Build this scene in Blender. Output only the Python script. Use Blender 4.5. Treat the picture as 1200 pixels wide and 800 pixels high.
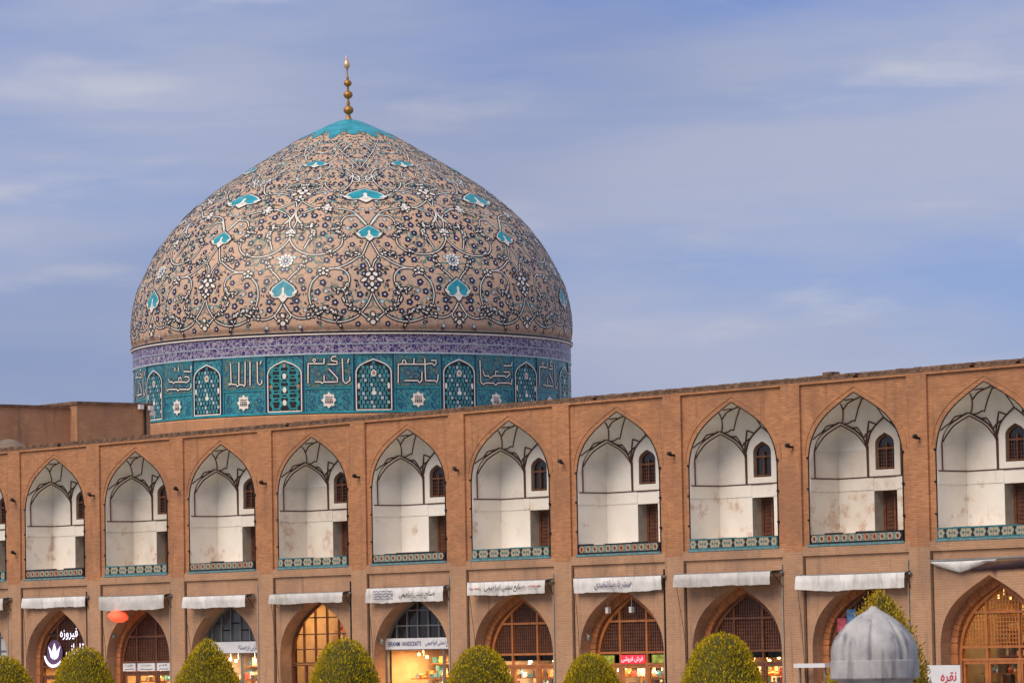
import bpy, math, random
import numpy as np
from mathutils import Vector, Matrix
R_ = math.radians
rng = random.Random(7)
SC = bpy.context.scene
COL = SC.collection
for _o in list(bpy.data.objects):
    bpy.data.objects.remove(_o)

# ------------------------------------------------------------------ camera
YAW, PITCH, ROLL = R_(50.677), R_(4.113), R_(-1.0066)
CAM = Vector((131.912, -84.704, 1.65))
def cam_axes():
    rt = Vector((math.cos(YAW), math.sin(YAW), 0)); up = Vector((0, 0, 1)); fw = Vector((-math.sin(YAW), math.cos(YAW), 0))
    fw2 = fw*math.cos(PITCH) + up*math.sin(PITCH); up2 = up*math.cos(PITCH) - fw*math.sin(PITCH)
    return rt*math.cos(ROLL) + up2*math.sin(ROLL), up2*math.cos(ROLL) - rt*math.sin(ROLL), fw2
_r, _u, _w = cam_axes()
cam = bpy.data.cameras.new('camera'); cam_o = bpy.data.objects.new('camera', cam); COL.objects.link(cam_o)
cam_o.matrix_world = Matrix(((_r.x, _u.x, -_w.x, CAM.x), (_r.y, _u.y, -_w.y, CAM.y), (_r.z, _u.z, -_w.z, CAM.z), (0, 0, 0, 1)))
cam.lens = 150.0; cam.sensor_width = 36.0; cam.clip_end = 6000
cam.dof.use_dof = True; cam.dof.focus_distance = 165.0; cam.dof.aperture_fstop = 11.0
SC.camera = cam_o

# ------------------------------------------------------------------ sky, sun, exposure
SUN_AZ = Vector((0.10, -0.99, 0)).normalized(); SUN_EL = R_(48)
world = bpy.data.worlds.new('World'); SC.world = world; world.use_nodes = True
def build_world():
    nt = world.node_tree; nt.nodes.clear(); L = nt.links
    def N(t, **k):
        n = nt.nodes.new(t)
        for a, v in k.items(): setattr(n, a, v)
        return n
    sky = N('ShaderNodeTexSky', sky_type='NISHITA', sun_disc=False)
    sky.sun_elevation = SUN_EL; sky.sun_rotation = math.atan2(SUN_AZ.x, SUN_AZ.y)
    sky.air_density = 1.0; sky.dust_density = 0.6; sky.ozone_density = 3.0
    tint = N('ShaderNodeMix', data_type='RGBA', blend_type='MULTIPLY'); tint.inputs[0].default_value = 1.0
    L.new(sky.outputs[0], tint.inputs[6]); tint.inputs[7].default_value = (0.42, 0.435, 0.67, 1)
    tc = N('ShaderNodeTexCoord')
    def layer(rot, scale, nscale, detail, lo, hi, loc=(0, 0, 0)):
        mp = N('ShaderNodeMapping'); mp.inputs['Rotation'].default_value = rot; mp.inputs['Scale'].default_value = scale; mp.inputs['Location'].default_value = loc
        L.new(tc.outputs['Generated'], mp.inputs[0])
        nz = N('ShaderNodeTexNoise'); nz.inputs['Scale'].default_value = nscale; nz.inputs['Detail'].default_value = detail; nz.inputs['Roughness'].default_value = 0.5
        nz.inputs['Distortion'].default_value = 0.15
        L.new(mp.outputs[0], nz.inputs['Vector'])
        cr = N('ShaderNodeMapRange', interpolation_type='SMOOTHSTEP'); cr.inputs[1].default_value = lo; cr.inputs[2].default_value = hi
        L.new(nz.outputs[0], cr.inputs[0]); return cr.outputs[0]
    a = layer((0, 0, 0), (1, 1, 6.0), 5.0, 7.0, 0.27, 0.60, (0.3, 0.1, 0.2))      # long soft veils
    b = layer((0, 0, 0), (1, 1, 4.2), 15.0, 6.0, 0.54, 0.74, (0.35, 1.9, 0.62))     # small bright puffs
    mx = N('ShaderNodeMix', data_type='RGBA'); L.new(a, mx.inputs[0])
    g = layer((0, 0, 0), (1, 1, 2.5), 2.3, 3.0, 0.50, 0.66, (0.9, 2.1, 0.0))     # broad greyer cloud sheets
    L.new(tint.outputs[2], mx.inputs[6]); mx.inputs[7].default_value = (2.85, 3.1, 4.1, 1)
    sc = N('ShaderNodeMath', operation='MULTIPLY'); L.new(b, sc.inputs[0]); sc.inputs[1].default_value = 0.62
    mx2 = N('ShaderNodeMix', data_type='RGBA'); L.new(sc.outputs[0], mx2.inputs[0]); L.new(mx.outputs[2], mx2.inputs[6]); mx2.inputs[7].default_value = (4.1, 4.1, 4.5, 1)
    gs = N('ShaderNodeMath', operation='MULTIPLY'); L.new(g, gs.inputs[0]); gs.inputs[1].default_value = 0.5
    mx3 = N('ShaderNodeMix', data_type='RGBA'); L.new(gs.outputs[0], mx3.inputs[0]); L.new(mx2.outputs[2], mx3.inputs[6]); mx3.inputs[7].default_value = (1.5, 1.85, 3.1, 1)
    bg = N('ShaderNodeBackground'); bg.inputs[1].default_value = 0.10
    L.new(mx3.outputs[2], bg.inputs[0])
    out = N('ShaderNodeOutputWorld'); L.new(bg.outputs[0], out.inputs[0])
build_world()
sun = bpy.data.lights.new('sun', 'SUN'); sun.energy = 2.1; sun.angle = R_(42); sun.color = (1.0, 0.84, 0.66)
sun_o = bpy.data.objects.new('sun', sun); COL.objects.link(sun_o)
_d = SUN_AZ*math.cos(SUN_EL) + Vector((0, 0, math.sin(SUN_EL)))
sun_o.rotation_euler = _d.to_track_quat('Z', 'Y').to_euler(); sun_o.location = (30, -60, 60)
vs = SC.view_settings; vs.view_transform = 'Standard'; vs.look = 'None'; vs.exposure = 0.60; vs.gamma = 1.0; vs.use_curve_mapping = False

# ------------------------------------------------------------------ helpers
S = 5.2            # bay spacing along X; the arcade front is the plane y = 0
GZ = -1.2          # ground level
def tag(o, label=None, cat=None, group=None, kind=None):
    if label: o['label'] = label
    if cat: o['category'] = cat
    if group: o['group'] = group
    if kind: o['kind'] = kind
    return o
def empty(name, loc=(0, 0, 0), parent=None):
    o = bpy.data.objects.new(name, None); COL.objects.link(o); o.location = loc; o.empty_display_size = 0.2
    if parent: o.parent = parent
    return o
class MB:
    def __init__(s): s.v = []; s.f = []; s.m = []
    def face(s, pts, m=0):
        i = len(s.v); s.v += [tuple(p) for p in pts]; s.f.append(tuple(range(i, i+len(pts)))); s.m.append(m)
    def grid(s, rows, m=0, flip=False, close=False):
        i = len(s.v); n = len(rows[0])
        for r in rows: s.v += [tuple(p) for p in r]
        for a in range(len(rows)-1):
            for b in range(n if close else n-1):
                c = (b+1) % n
                q = (i+a*n+b, i+a*n+c, i+(a+1)*n+c, i+(a+1)*n+b)
                s.f.append(q[::-1] if flip else q); s.m.append(m)
    def box(s, x0, x1, y0, y1, z0, z1, m=0):
        i = len(s.v)
        s.v += [(x, y, z) for z in (z0, z1) for y in (y0, y1) for x in (x0, x1)]
        for q in ((0, 2, 3, 1), (4, 5, 7, 6), (0, 1, 5, 4), (2, 6, 7, 3), (0, 4, 6, 2), (1, 3, 7, 5)):
            s.f.append(tuple(i+k for k in q)); s.m.append(m)
    def tube(s, path, r, n=6, m=0, caps=True):
        path = [Vector(p) for p in path]; rows = []
        nrm = None
        for k, p in enumerate(path):
            t = (path[min(k+1, len(path)-1)] - path[max(k-1, 0)])
            if t.length < 1e-9: t = Vector((0, 0, 1))
            t.normalize()
            if nrm is None:
                ref = Vector((0, 0, 1)) if abs(t.z) < 0.9 else Vector((1, 0, 0)); nrm = t.cross(ref).normalized()
            nrm = (nrm - t*nrm.dot(t)).normalized(); bn = t.cross(nrm)
            rr = r[k] if isinstance(r, (list, tuple)) else r
            rows.append([p + (nrm*math.cos(6.2832*j/n) + bn*math.sin(6.2832*j/n))*rr for j in range(n)])
        s.grid(rows, m, flip=True, close=True)
        if caps: s.face(rows[0], m); s.face(rows[-1][::-1], m)
    def lathe(s, prof, n=24, c=(0, 0, 0), m=0, axis=None):
        rows = []
        for r, z in prof:
            ox, oy = (axis(z) if axis else (0, 0))
            rows.append([(c[0]+ox+r*math.cos(6.2832*j/n), c[1]+oy+r*math.sin(6.2832*j/n), c[2]+z) for j in range(n)])
        s.grid(rows, m, close=True)
    def mesh(s, name, mats, smooth=False):
        me = bpy.data.meshes.new(name); me.from_pydata(s.v, [], s.f)
        for mt in (mats if isinstance(mats, (list, tuple)) else [mats]): me.materials.append(mt)
        if any(s.m): me.polygons.foreach_set('material_index', s.m)
        if smooth: me.polygons.foreach_set('use_smooth', [True]*len(s.f))
        me.update(); return me
    def build(s, name, mats, parent=None, smooth=False, loc=None):
        o = bpy.data.objects.new(name, s.mesh(name, mats, smooth)); COL.objects.link(o)
        if parent: o.parent = parent
        if loc: o.location = loc
        return o
def inst(name, me, parent=None, mat=None, loc=None):
    o = bpy.data.objects.new(name, me); COL.objects.link(o)
    if parent: o.parent = parent
    if mat is not None: o.matrix_local = mat
    elif loc is not None: o.location = loc
    return o

# ------------------------------------------------------------------ materials
def mat_nodes(name):
    m = bpy.data.materials.new(name); m.use_nodes = True; nt = m.node_tree
    return m, nt, nt.nodes['Principled BSDF']
def simple(name, col, rough=0.7, metal=0.0, var=0.12, scale=3.0, emit=None, estr=0.0, bump=0.0):
    m, nt, b = mat_nodes(name); b.inputs['Roughness'].default_value = rough; b.inputs['Metallic'].default_value = metal
    if var:
        tc = nt.nodes.new('ShaderNodeTexCoord'); nz = nt.nodes.new('ShaderNodeTexNoise'); nz.inputs['Scale'].default_value = scale; nz.inputs['Detail'].default_value = 6
        nt.links.new(tc.outputs['Object'], nz.inputs['Vector'])
        mx = nt.nodes.new('ShaderNodeMix'); mx.data_type = 'RGBA'
        mx.inputs[6].default_value = (*[c*(1-var) for c in col], 1); mx.inputs[7].default_value = (*[min(1, c*(1+var)) for c in col], 1)
        mr = nt.nodes.new('ShaderNodeMapRange'); mr.inputs[1].default_value = .3; mr.inputs[2].default_value = .7
        nt.links.new(nz.outputs[0], mr.inputs[0]); nt.links.new(mr.outputs[0], mx.inputs[0]); nt.links.new(mx.outputs[2], b.inputs['Base Color'])
        if bump:
            bp = nt.nodes.new('ShaderNodeBump'); bp.inputs['Strength'].default_value = bump; bp.inputs['Distance'].default_value = .02
            nt.links.new(nz.outputs[0], bp.inputs['Height']); nt.links.new(bp.outputs[0], b.inputs['Normal'])
    else: b.inputs['Base Color'].default_value = (*col, 1)
    if emit: b.inputs['Emission Color'].default_value = (*emit, 1); b.inputs['Emission Strength'].default_value = estr
    return m
def nodes_kit(nt):
    L = nt.links
    def N(t, **k):
        n = nt.nodes.new(t)
        for a, v in k.items(): setattr(n, a, v)
        return n
    def noise(vec, sc, det=5, ro=.55, dist=0):
        n = N('ShaderNodeTexNoise'); n.inputs['Scale'].default_value = sc; n.inputs['Detail'].default_value = det; n.inputs['Roughness'].default_value = ro; n.inputs['Distortion'].default_value = dist
        L.new(vec, n.inputs['Vector']); return n.outputs[0]
    def ramp(v, lo, hi, a=0.0, b=1.0):
        n = N('ShaderNodeMapRange', interpolation_type='SMOOTHSTEP'); n.inputs[1].default_value = lo; n.inputs[2].default_value = hi; n.inputs[3].default_value = a; n.inputs[4].default_value = b
        L.new(v, n.inputs[0]); return n.outputs[0]
    def mix(f, a, b, mode='MIX'):
        n = N('ShaderNodeMix', data_type='RGBA', blend_type=mode)
        for i, v in ((0, f), (6, a), (7, b)):
            if hasattr(v, 'links') or isinstance(v, bpy.types.NodeSocket): L.new(v, n.inputs[i])
            elif i == 0: n.inputs[0].default_value = v
            else: n.inputs[i].default_value = (*v, 1)
        return n.outputs[2]
    def math_(op, a, b=None):
        n = N('ShaderNodeMath', operation=op)
        for i, v in ((0, a), (1, b)):
            if v is None: continue
            if isinstance(v, bpy.types.NodeSocket): L.new(v, n.inputs[i])
            else: n.inputs[i].default_value = v
        return n.outputs[0]
    return L, N, noise, ramp, mix, math_
def brick_mat(name, c1, c2, mortar, stain=(0.20, 0.11, 0.07), samount=.5, bw=.24, bh=.07):
    m, nt, b = mat_nodes(name); L, N, noise, ramp, mix, math_ = nodes_kit(nt)
    geo = N('ShaderNodeNewGeometry'); sp = N('ShaderNodeSeparateXYZ'); L.new(geo.outputs['Position'], sp.inputs[0])
    cb = N('ShaderNodeCombineXYZ'); L.new(math_('ADD', sp.outputs[0], sp.outputs[1]), cb.inputs[0]); L.new(sp.outputs[2], cb.inputs[1])
    br = N('ShaderNodeTexBrick'); L.new(cb.outputs[0], br.inputs['Vector'])
    br.inputs['Color1'].default_value = (*c1, 1); br.inputs['Color2'].default_value = (*c2, 1); br.inputs['Mortar'].default_value = (*mortar, 1)
    br.inputs['Scale'].default_value = 1; br.inputs['Mortar Size'].default_value = .012; br.inputs['Mortar Smooth'].default_value = .3; br.inputs['Brick Width'].default_value = bw; br.inputs['Row Height'].default_value = bh
    br.inputs['Bias'].default_value = -0.1
    p = geo.outputs['Position']
    n1 = noise(p, .5, 6, .6); n2 = noise(p, 2.6, 8, .65)
    col = mix(ramp(n2, .35, .75, 0, .45), br.outputs['Color'], c2, 'MIX')
    col = mix(ramp(n1, .40, .72, 0, samount), col, stain)
    col = mix(ramp(noise(p, 1.15, 7, .7), .55, .68, 0, .38), col, tuple(min(1, c*1.25+.03) for c in c1))
    mp = N('ShaderNodeMapping'); mp.inputs['Scale'].default_value = (3.2, 3.2, .28); L.new(p, mp.inputs[0])
    n3 = noise(mp.outputs[0], 1.3, 5, .6)
    col = mix(ramp(n3, .53, .72, 0, .5), col, (stain[0]*.8, stain[1]*.8, stain[2]*.8))
    L.new(col, b.inputs['Base Color']); b.inputs['Roughness'].default_value = .92
    bp = N('ShaderNodeBump'); bp.inputs['Strength'].default_value = .6; bp.inputs['Distance'].default_value = .012
    h = math_('ADD', br.outputs['Fac'], math_('MULTIPLY', n2, -.5)); inv = math_('MULTIPLY', h, -1.0)
    L.new(inv, bp.inputs['Height']); L.new(bp.outputs[0], b.inputs['Normal'])
    return m
M = {}
M['brick'] = brick_mat('facade_brick', (.55, .245, .105), (.37, .155, .068), (.45, .24, .135), (.24, .125, .075), .6)
M['brick_low'] = brick_mat('lower_brick', (.50, .285, .165), (.42, .235, .135), (.49, .31, .195), (.22, .14, .10), .55)
M['brick_old'] = brick_mat('old_brick', (.54, .285, .145), (.46, .23, .12), (.47, .275, .165), (.26, .15, .09), .5)
M['brick_coping'] = simple('coping_brick', (.17, .10, .065), .95, var=.5, scale=5)
M['ring_brick'] = simple('arch_ring_brick', (.42, .16, .06), .8, var=.25, scale=4)
def plaster_mat(name='niche_plaster', tint=(.84, .80, .73), old=(.74, .68, .60), off=0.0):
    m, nt, b = mat_nodes(name); L, N, noise, ramp, mix, math_ = nodes_kit(nt)
    geo = N('ShaderNodeNewGeometry'); p = geo.outputs['Position']
    n1 = noise(p, .9, 7, .6); n2 = noise(p, 4.5, 8, .7); sp = N('ShaderNodeSeparateXYZ'); L.new(p, sp.inputs[0])
    col = mix(ramp(n1, .35, .7, 0, .7), tint, old)
    low = ramp(sp.outputs[2], 6.5, 5.8, 0.25, 1.0)                    # damp and flaking on the dado
    st = math_('MULTIPLY', ramp(noise(p, 1.5, 8, .68), .53-off, .65-off), low)
    st = math_('MULTIPLY', st, ramp(n2, .35, .6, .15, 1))
    col = mix(math_('MULTIPLY', st, .75), col, (.50, .30, .19))
    col = mix(ramp(n2, .60, .75, 0, .25), col, (.58, .51, .43))
    L.new(col, b.inputs['Base Color']); b.inputs['Roughness'].default_value = .9
    bp = N('ShaderNodeBump'); bp.inputs['Strength'].default_value = .25; bp.inputs['Distance'].default_value = .02; L.new(n2, bp.inputs['Height']); L.new(bp.outputs[0], b.inputs['Normal'])
    return m
M['plaster'] = plaster_mat(); M['plaster_b'] = plaster_mat('niche_plaster_aged', (.76, .715, .64), (.60, .53, .45), .035); M['plaster_c'] = plaster_mat('niche_plaster_fresh', (.83, .80, .745), (.74, .69, .62), -.03)
M['vault_plaster'] = simple('vault_plaster', (.82, .78, .71), .9, var=.12, scale=1.2)
M['rib'] = simple('rib_paint', (.085, .035, .026), .7, var=.3)
M['wood'] = simple('brown_wood', (.15, .055, .026), .55, var=.3, scale=6)
M['wood_orange'] = simple('orange_wood', (.42, .15, .045), .5, var=.22, scale=5)
M['wood_dark'] = simple('dark_wood', (.11, .040, .022), .55, var=.3, scale=6)
M['reveal'] = simple('grey_reveal', (.36, .32, .27), .9, var=.2)
M['black'] = simple('black_metal', (.015, .014, .014), .5, .3, var=0)
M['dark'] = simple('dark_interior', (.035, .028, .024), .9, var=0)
M['glass'] = simple('dark_glass', (.018, .018, .02), .12, var=0)  # opaque near-black pane; its colour stands in for the dark interior
M['glass_grey'] = simple('grey_glass', (.075, .085, .095), .2, var=.3, scale=1.5)
M['grey_metal'] = simple('grey_metal', (.22, .22, .22), .5, .3)
M['white_metal'] = simple('white_enamel', (.72, .72, .70), .5)
def canvas_mat(name, col):
    m, nt, b = mat_nodes(name); L, N, noise, ramp, mix, math_ = nodes_kit(nt)
    geo = N('ShaderNodeNewGeometry'); p = geo.outputs['Position']
    col2 = mix(ramp(noise(p, 1.7, 8, .65), .36, .68, 0, .8), col, tuple(c*.66 for c in col))
    mp = N('ShaderNodeMapping'); mp.inputs['Scale'].default_value = (5, 5, .6); L.new(p, mp.inputs[0])
    col2 = mix(ramp(noise(mp.outputs[0], 1.2, 5, .6), .50, .70, 0, .55), col2, (.36, .33, .28))
    L.new(col2, b.inputs['Base Color']); b.inputs['Roughness'].default_value = .85
    return m
M['canvas'] = canvas_mat('white_canvas', (.74, .73, .72)); M['canvas_grey'] = canvas_mat('grey_canvas', (.60, .59, .57))
M['ink'] = simple('black_ink', (.02, .02, .03), .7, var=0); M['ink_blue'] = simple('blue_ink', (.03, .035, .16), .7, var=0)
M['ink_red'] = simple('red_ink', (.55, .05, .08), .6, var=0); M['ink_rust'] = simple('rust_ink', (.5, .17, .12), .7, var=0)
M['sign_white'] = simple('sign_white', (.70, .72, .75), .5, var=.06)
def thin_glass():
    m = bpy.data.materials.new('shop_glass'); m.use_nodes = True; nt = m.node_tree; nt.nodes.clear()
    t = nt.nodes.new('ShaderNodeBsdfTransparent'); t.inputs[0].default_value = (.92, .94, .93, 1); g = nt.nodes.new('ShaderNodeBsdfGlossy'); g.inputs['Roughness'].default_value = .05
    f = nt.nodes.new('ShaderNodeFresnel'); f.inputs[0].default_value = 1.45; mx = nt.nodes.new('ShaderNodeMixShader'); o = nt.nodes.new('ShaderNodeOutputMaterial')
    nt.links.new(f.outputs[0], mx.inputs[0]); nt.links.new(t.outputs[0], mx.inputs[1]); nt.links.new(g.outputs[0], mx.inputs[2]); nt.links.new(mx.outputs[0], o.inputs[0]); return m
M['shop_glass'] = thin_glass()
M['room'] = simple('shop_wall', (.62, .48, .32), .9, var=.15)
M['teal'] = simple('teal_tile', (.03, .17, .20), .35, var=.35, scale=9)
M['cyan'] = simple('turquoise_tile', (.020, .31, .40), .35, var=.3, scale=2.2)
M['navy'] = simple('navy_tile', (.012, .018, .085), .4, var=.3, scale=6)
M['tile_black'] = simple('black_tile', (.012, .012, .016), .4, var=0)
M['tile_white'] = simple('white_tile', (.82, .79, .72), .4, var=.12, scale=5)
M['tile_cream'] = simple('cream_tile', (.40, .34, .24), .45, var=.25, scale=9)
M['tile_peach'] = simple('peach_tile', (.44, .24, .14), .45, var=.25, scale=9)
M['tile_pale'] = simple('pale_blue_tile', (.42, .53, .60), .4, var=.2, scale=9)
M['gold'] = simple('gilded_copper', (.42, .22, .06), .5, .6, var=.25, scale=5)
M['gold_pale'] = simple('pale_gilding', (.72, .50, .30), .4, .5, var=.2, scale=5)

# ------------------------------------------------------------------ ground
def ground():
    m, nt, b = mat_nodes('plaza_paving'); L, N, noise, ramp, mix, math_ = nodes_kit(nt)
    geo = N('ShaderNodeNewGeometry'); br = N('ShaderNodeTexBrick'); L.new(geo.outputs['Position'], br.inputs['Vector']); br.inputs['Scale'].default_value = 1
    br.inputs['Brick Width'].default_value = .8; br.inputs['Row Height'].default_value = .4; br.inputs['Mortar Size'].default_value = .01
    br.inputs['Color1'].default_value = (.30, .26, .22, 1); br.inputs['Color2'].default_value = (.25, .22, .19, 1); br.inputs['Mortar'].default_value = (.15, .13, .11, 1)
    L.new(mix(ramp(noise(geo.outputs['Position'], .3), .4, .7, 0, .5), br.outputs['Color'], (.2, .17, .14)), b.inputs['Base Color']); b.inputs['Roughness'].default_value = .85
    g = MB(); g.face([(-3000, -3000, GZ), (3000, -3000, GZ), (3000, 3000, GZ), (-3000, 3000, GZ)]); tag(g.build('ground', m), kind='structure')
    p = MB(); p.box(-20, 75, -6.0, .05, GZ, GZ+.14); tag(p.build('pavement', simple('pavement_stone', (.34, .30, .26), .85, var=.2, scale=1.5)), kind='structure')
    l = MB(); l.face([(-20, -34, GZ+.006), (95, -34, GZ+.006), (95, -8.5, GZ+.006), (-20, -8.5, GZ+.006)]); tag(l.build('lawn', simple('lawn_grass', (.06, .10, .03), .95, var=.4, scale=1.5)), kind='structure')
ground()

# ------------------------------------------------------------------ arcade
_T = [(0, 0), (.2, .18), (.4, .375), (.6, .60), (.75, .83), (.85, 1.05), (.92, 1.27), (.97, 1.53), (1, 1.85)]
def catmull(pts, n=6):
    out = []; P = [np.array(p, float) for p in pts]; P = [2*P[0]-P[1]] + P + [2*P[-1]-P[-2]]
    for i in range(1, len(P)-2):
        for k in range(n):
            t = k/n; a, b, c, d = P[i-1], P[i], P[i+1], P[i+2]
            out.append(.5*((2*b) + (c-a)*t + (2*a-5*b+4*c-d)*t*t + (3*b-a-3*c+d)*t**3))
    out.append(P[-2]); return out
_TD = catmull(_T, 5); _tx = np.array([p[0] for p in _TD]); _tz = np.array([p[1] for p in _TD])
def drop(t): return float(np.interp(abs(t), _tx, _tz))
ARCH_T = sorted(set([-round(float(t), 4) for t in _tx] + [round(float(t), 4) for t in _tx]))
def arch_z(x, c, hw, za, k=1.0):
    t = abs(x-c)/hw
    return za - k*drop(min(t, 1))
def arch_path(c, hw, za, y, k=1.0, foot=None):
    pts = [(c+hw*t, y, za-k*drop(t)) for t in ARCH_T]
    if foot is not None: pts = [(c-hw, y, foot)] + pts + [(c+hw, y, foot)]
    return pts
def wall_hole(mb, x0, x1, zlo, ztop, hole, y, m=0):
    """Front-facing (-y) wall from x0..x1, zlo..ztop(x) with one arched hole (c,hw,bottom,top(x))."""
    c, hw, hb, ht = hole
    xs = sorted(set([x0, x1] + [c+hw*t for t in ARCH_T] + list(np.linspace(x0, x1, 9))))
    for a, b in zip(xs[:-1], xs[1:]):
        if b-a < 1e-6: continue
        mid = (a+b)/2
        if abs(mid-c) < hw:
            if hb > zlo+1e-4: mb.face([(a, y, zlo), (b, y, zlo), (b, y, hb), (a, y, hb)], m)
            mb.face([(a, y, ht(a)), (b, y, ht(b)), (b, y, ztop(b)), (a, y, ztop(a))], m)
        else:
            mb.face([(a, y, zlo), (b, y, zlo), (b, y, ztop(b)), (a, y, ztop(a))], m)
PW = 4.41; C0 = 2.205; HW = 1.92; ZA = 8.78; ZF = 4.45; PY = .07; BY = 1.25
XL, XR = C0-HW, C0+HW; XA = XL+1.2; XB = XR-1.2; QY = .30
SPR = 7.20
def fold(x): return x if x <= C0 else 2*C0-x
def yb(x):
    x = fold(x)
    return BY if x >= XA else QY+(BY-QY)*(x-XL)/(XA-XL)
def zb(x):
    x = fold(x)
    if x >= XA: return 8.10-drop(min(1, (C0-x)/(C0-XA)))*(8.10-SPR)/1.85
    q = (x-XL)/(XA-XL); return 8.02-drop(min(1, abs(2*q-1)))*(8.02-SPR)/1.85
def vault(x, v):
    zf = arch_z(x, C0, HW, ZA); z1 = zb(x)
    return (x, PY+(yb(x)-PY)*v, zf+(z1-zf)*v**2.2)

arc = empty('arcade_building', (25, 0, GZ))
tag(arc, 'long two storey brick arcade with rows of pointed arches and white plastered upper niches', 'arcade')
arc_off = Vector((-25, 0, -GZ))
def AB(mb, name, mats, parent=None, smooth=False, n=0):
    """Link a mesh built in bay coordinates; a direct child of the arcade is moved to its bay."""
    o = mb.build(name, mats, parent or arc, smooth)
    if parent is None: o.location = arc_off + Vector((n*S, 0, 0))
    return o
N0, N1 = -2, 10
# --- shared meshes for one bay
def niche_mesh():
    b = MB()
    for s in (0, 1):
        X = XL if s == 0 else XR
        pts = [(X, PY, ZF), (X, BY, ZF), (X, BY, SPR), (X, QY, SPR), (X, PY, arch_z(XL, C0, HW, ZA))]
        b.face(pts if s == 1 else pts[::-1], 0)
    # back wall with door hole below and window hole above
    DX0, DX1, DZ = C0-.47, C0+.47, 6.0
    Y = BY
    for a, c_, z0, z1 in ((XL, DX0, ZF, 6.4), (DX1, XR, ZF, 6.4), (DX0, DX1, DZ, 6.4)):
        b.face([(a, Y, z0), (c_, Y, z0), (c_, Y, z1), (a, Y, z1)], 0)
    for a, c_ in ((XL, XA), (XB, XR)):
        b.face([(a, Y, 6.4), (c_, Y, 6.4), (c_, Y, SPR), (a, Y, SPR)], 0)
    wall_hole(b, XA, XB, 6.4, zb, (C0, .39, 6.6, lambda x: 7.66-drop(abs(x-C0)/.39)*.17), Y, 0)
    # door reveal
    D = Y+.5
    b.face([(DX0, Y, ZF), (DX0, D, ZF), (DX0, D, DZ), (DX0, Y, DZ)][::-1], 2); b.face([(DX1, Y, ZF), (DX1, D, ZF), (DX1, D, DZ), (DX1, Y, DZ)], 2)
    b.face([(DX0, Y, DZ), (DX1, Y, DZ), (DX1, D, DZ), (DX0, D, DZ)], 2)
    # window reveal
    W = [(C0-.39, 6.6)]+[(C0+.39*t, 7.66-drop(t)*.17) for t in ARCH_T]+[(C0+.39, 6.6)]
    b.grid([[(x, Y, z) for x, z in W], [(x, Y+.16, z) for x, z in W]], 2)
    b.face([(C0-.39, Y, 6.6), (C0+.39, Y, 6.6), (C0+.39, Y+.16, 6.6), (C0-.39, Y+.16, 6.6)], 2)
    b.face([(XL, PY, ZF), (XR, PY, ZF), (XR, D, ZF), (XL, D, ZF)], 0)
    # dado ledge: the wall above 6.03 stands slightly proud
    b.box(XL+.001, XA+.25, BY-.018, BY-.001, 6.03, 6.39, 0); b.box(XB-.25, XR-.001, BY-.018, BY-.001, 6.03, 6.39, 0); b.box(XL+.001, XL+.018, PY+.02, BY-.02, 6.03, 6.39, 0)
    b.box(XR-.018, XR-.001, PY+.02, BY-.02, 6.03, 6.39, 0)
    # squinch cells
    for s in (0, 1):
        rows = []
        for w in np.linspace(0, 1, 9):
            row = []
            for q in np.linspace(0, 1, 25):
                xa = XL+(XA-XL)*q; ya = QY+(BY-QY)*q; za = zb(xa)
                bx, by = (XL, QY+(BY-QY)*q*2) if q <= .5 else (XL+(XA-XL)*(q-.5)*2, BY)
                k = w**3
                x = bx+(xa-bx)*k; y = by+(ya-by)*k; z = SPR+(za-SPR)*w
                row.append((x if s == 0 else 2*C0-x, y, z))
            rows.append(row)
        b.grid(rows, 1, flip=(s == 1))
    # vault web
    xs = sorted(set([C0+HW*t for t in ARCH_T]+list(np.linspace(XL, XR, 61))))
    b.grid([[vault(x, v) for x in xs] for v in np.linspace(0, 1, 13)], 1, flip=True)
    return b.mesh('niche', [M['plaster'], M['vault_plaster'], M['reveal']])
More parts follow.
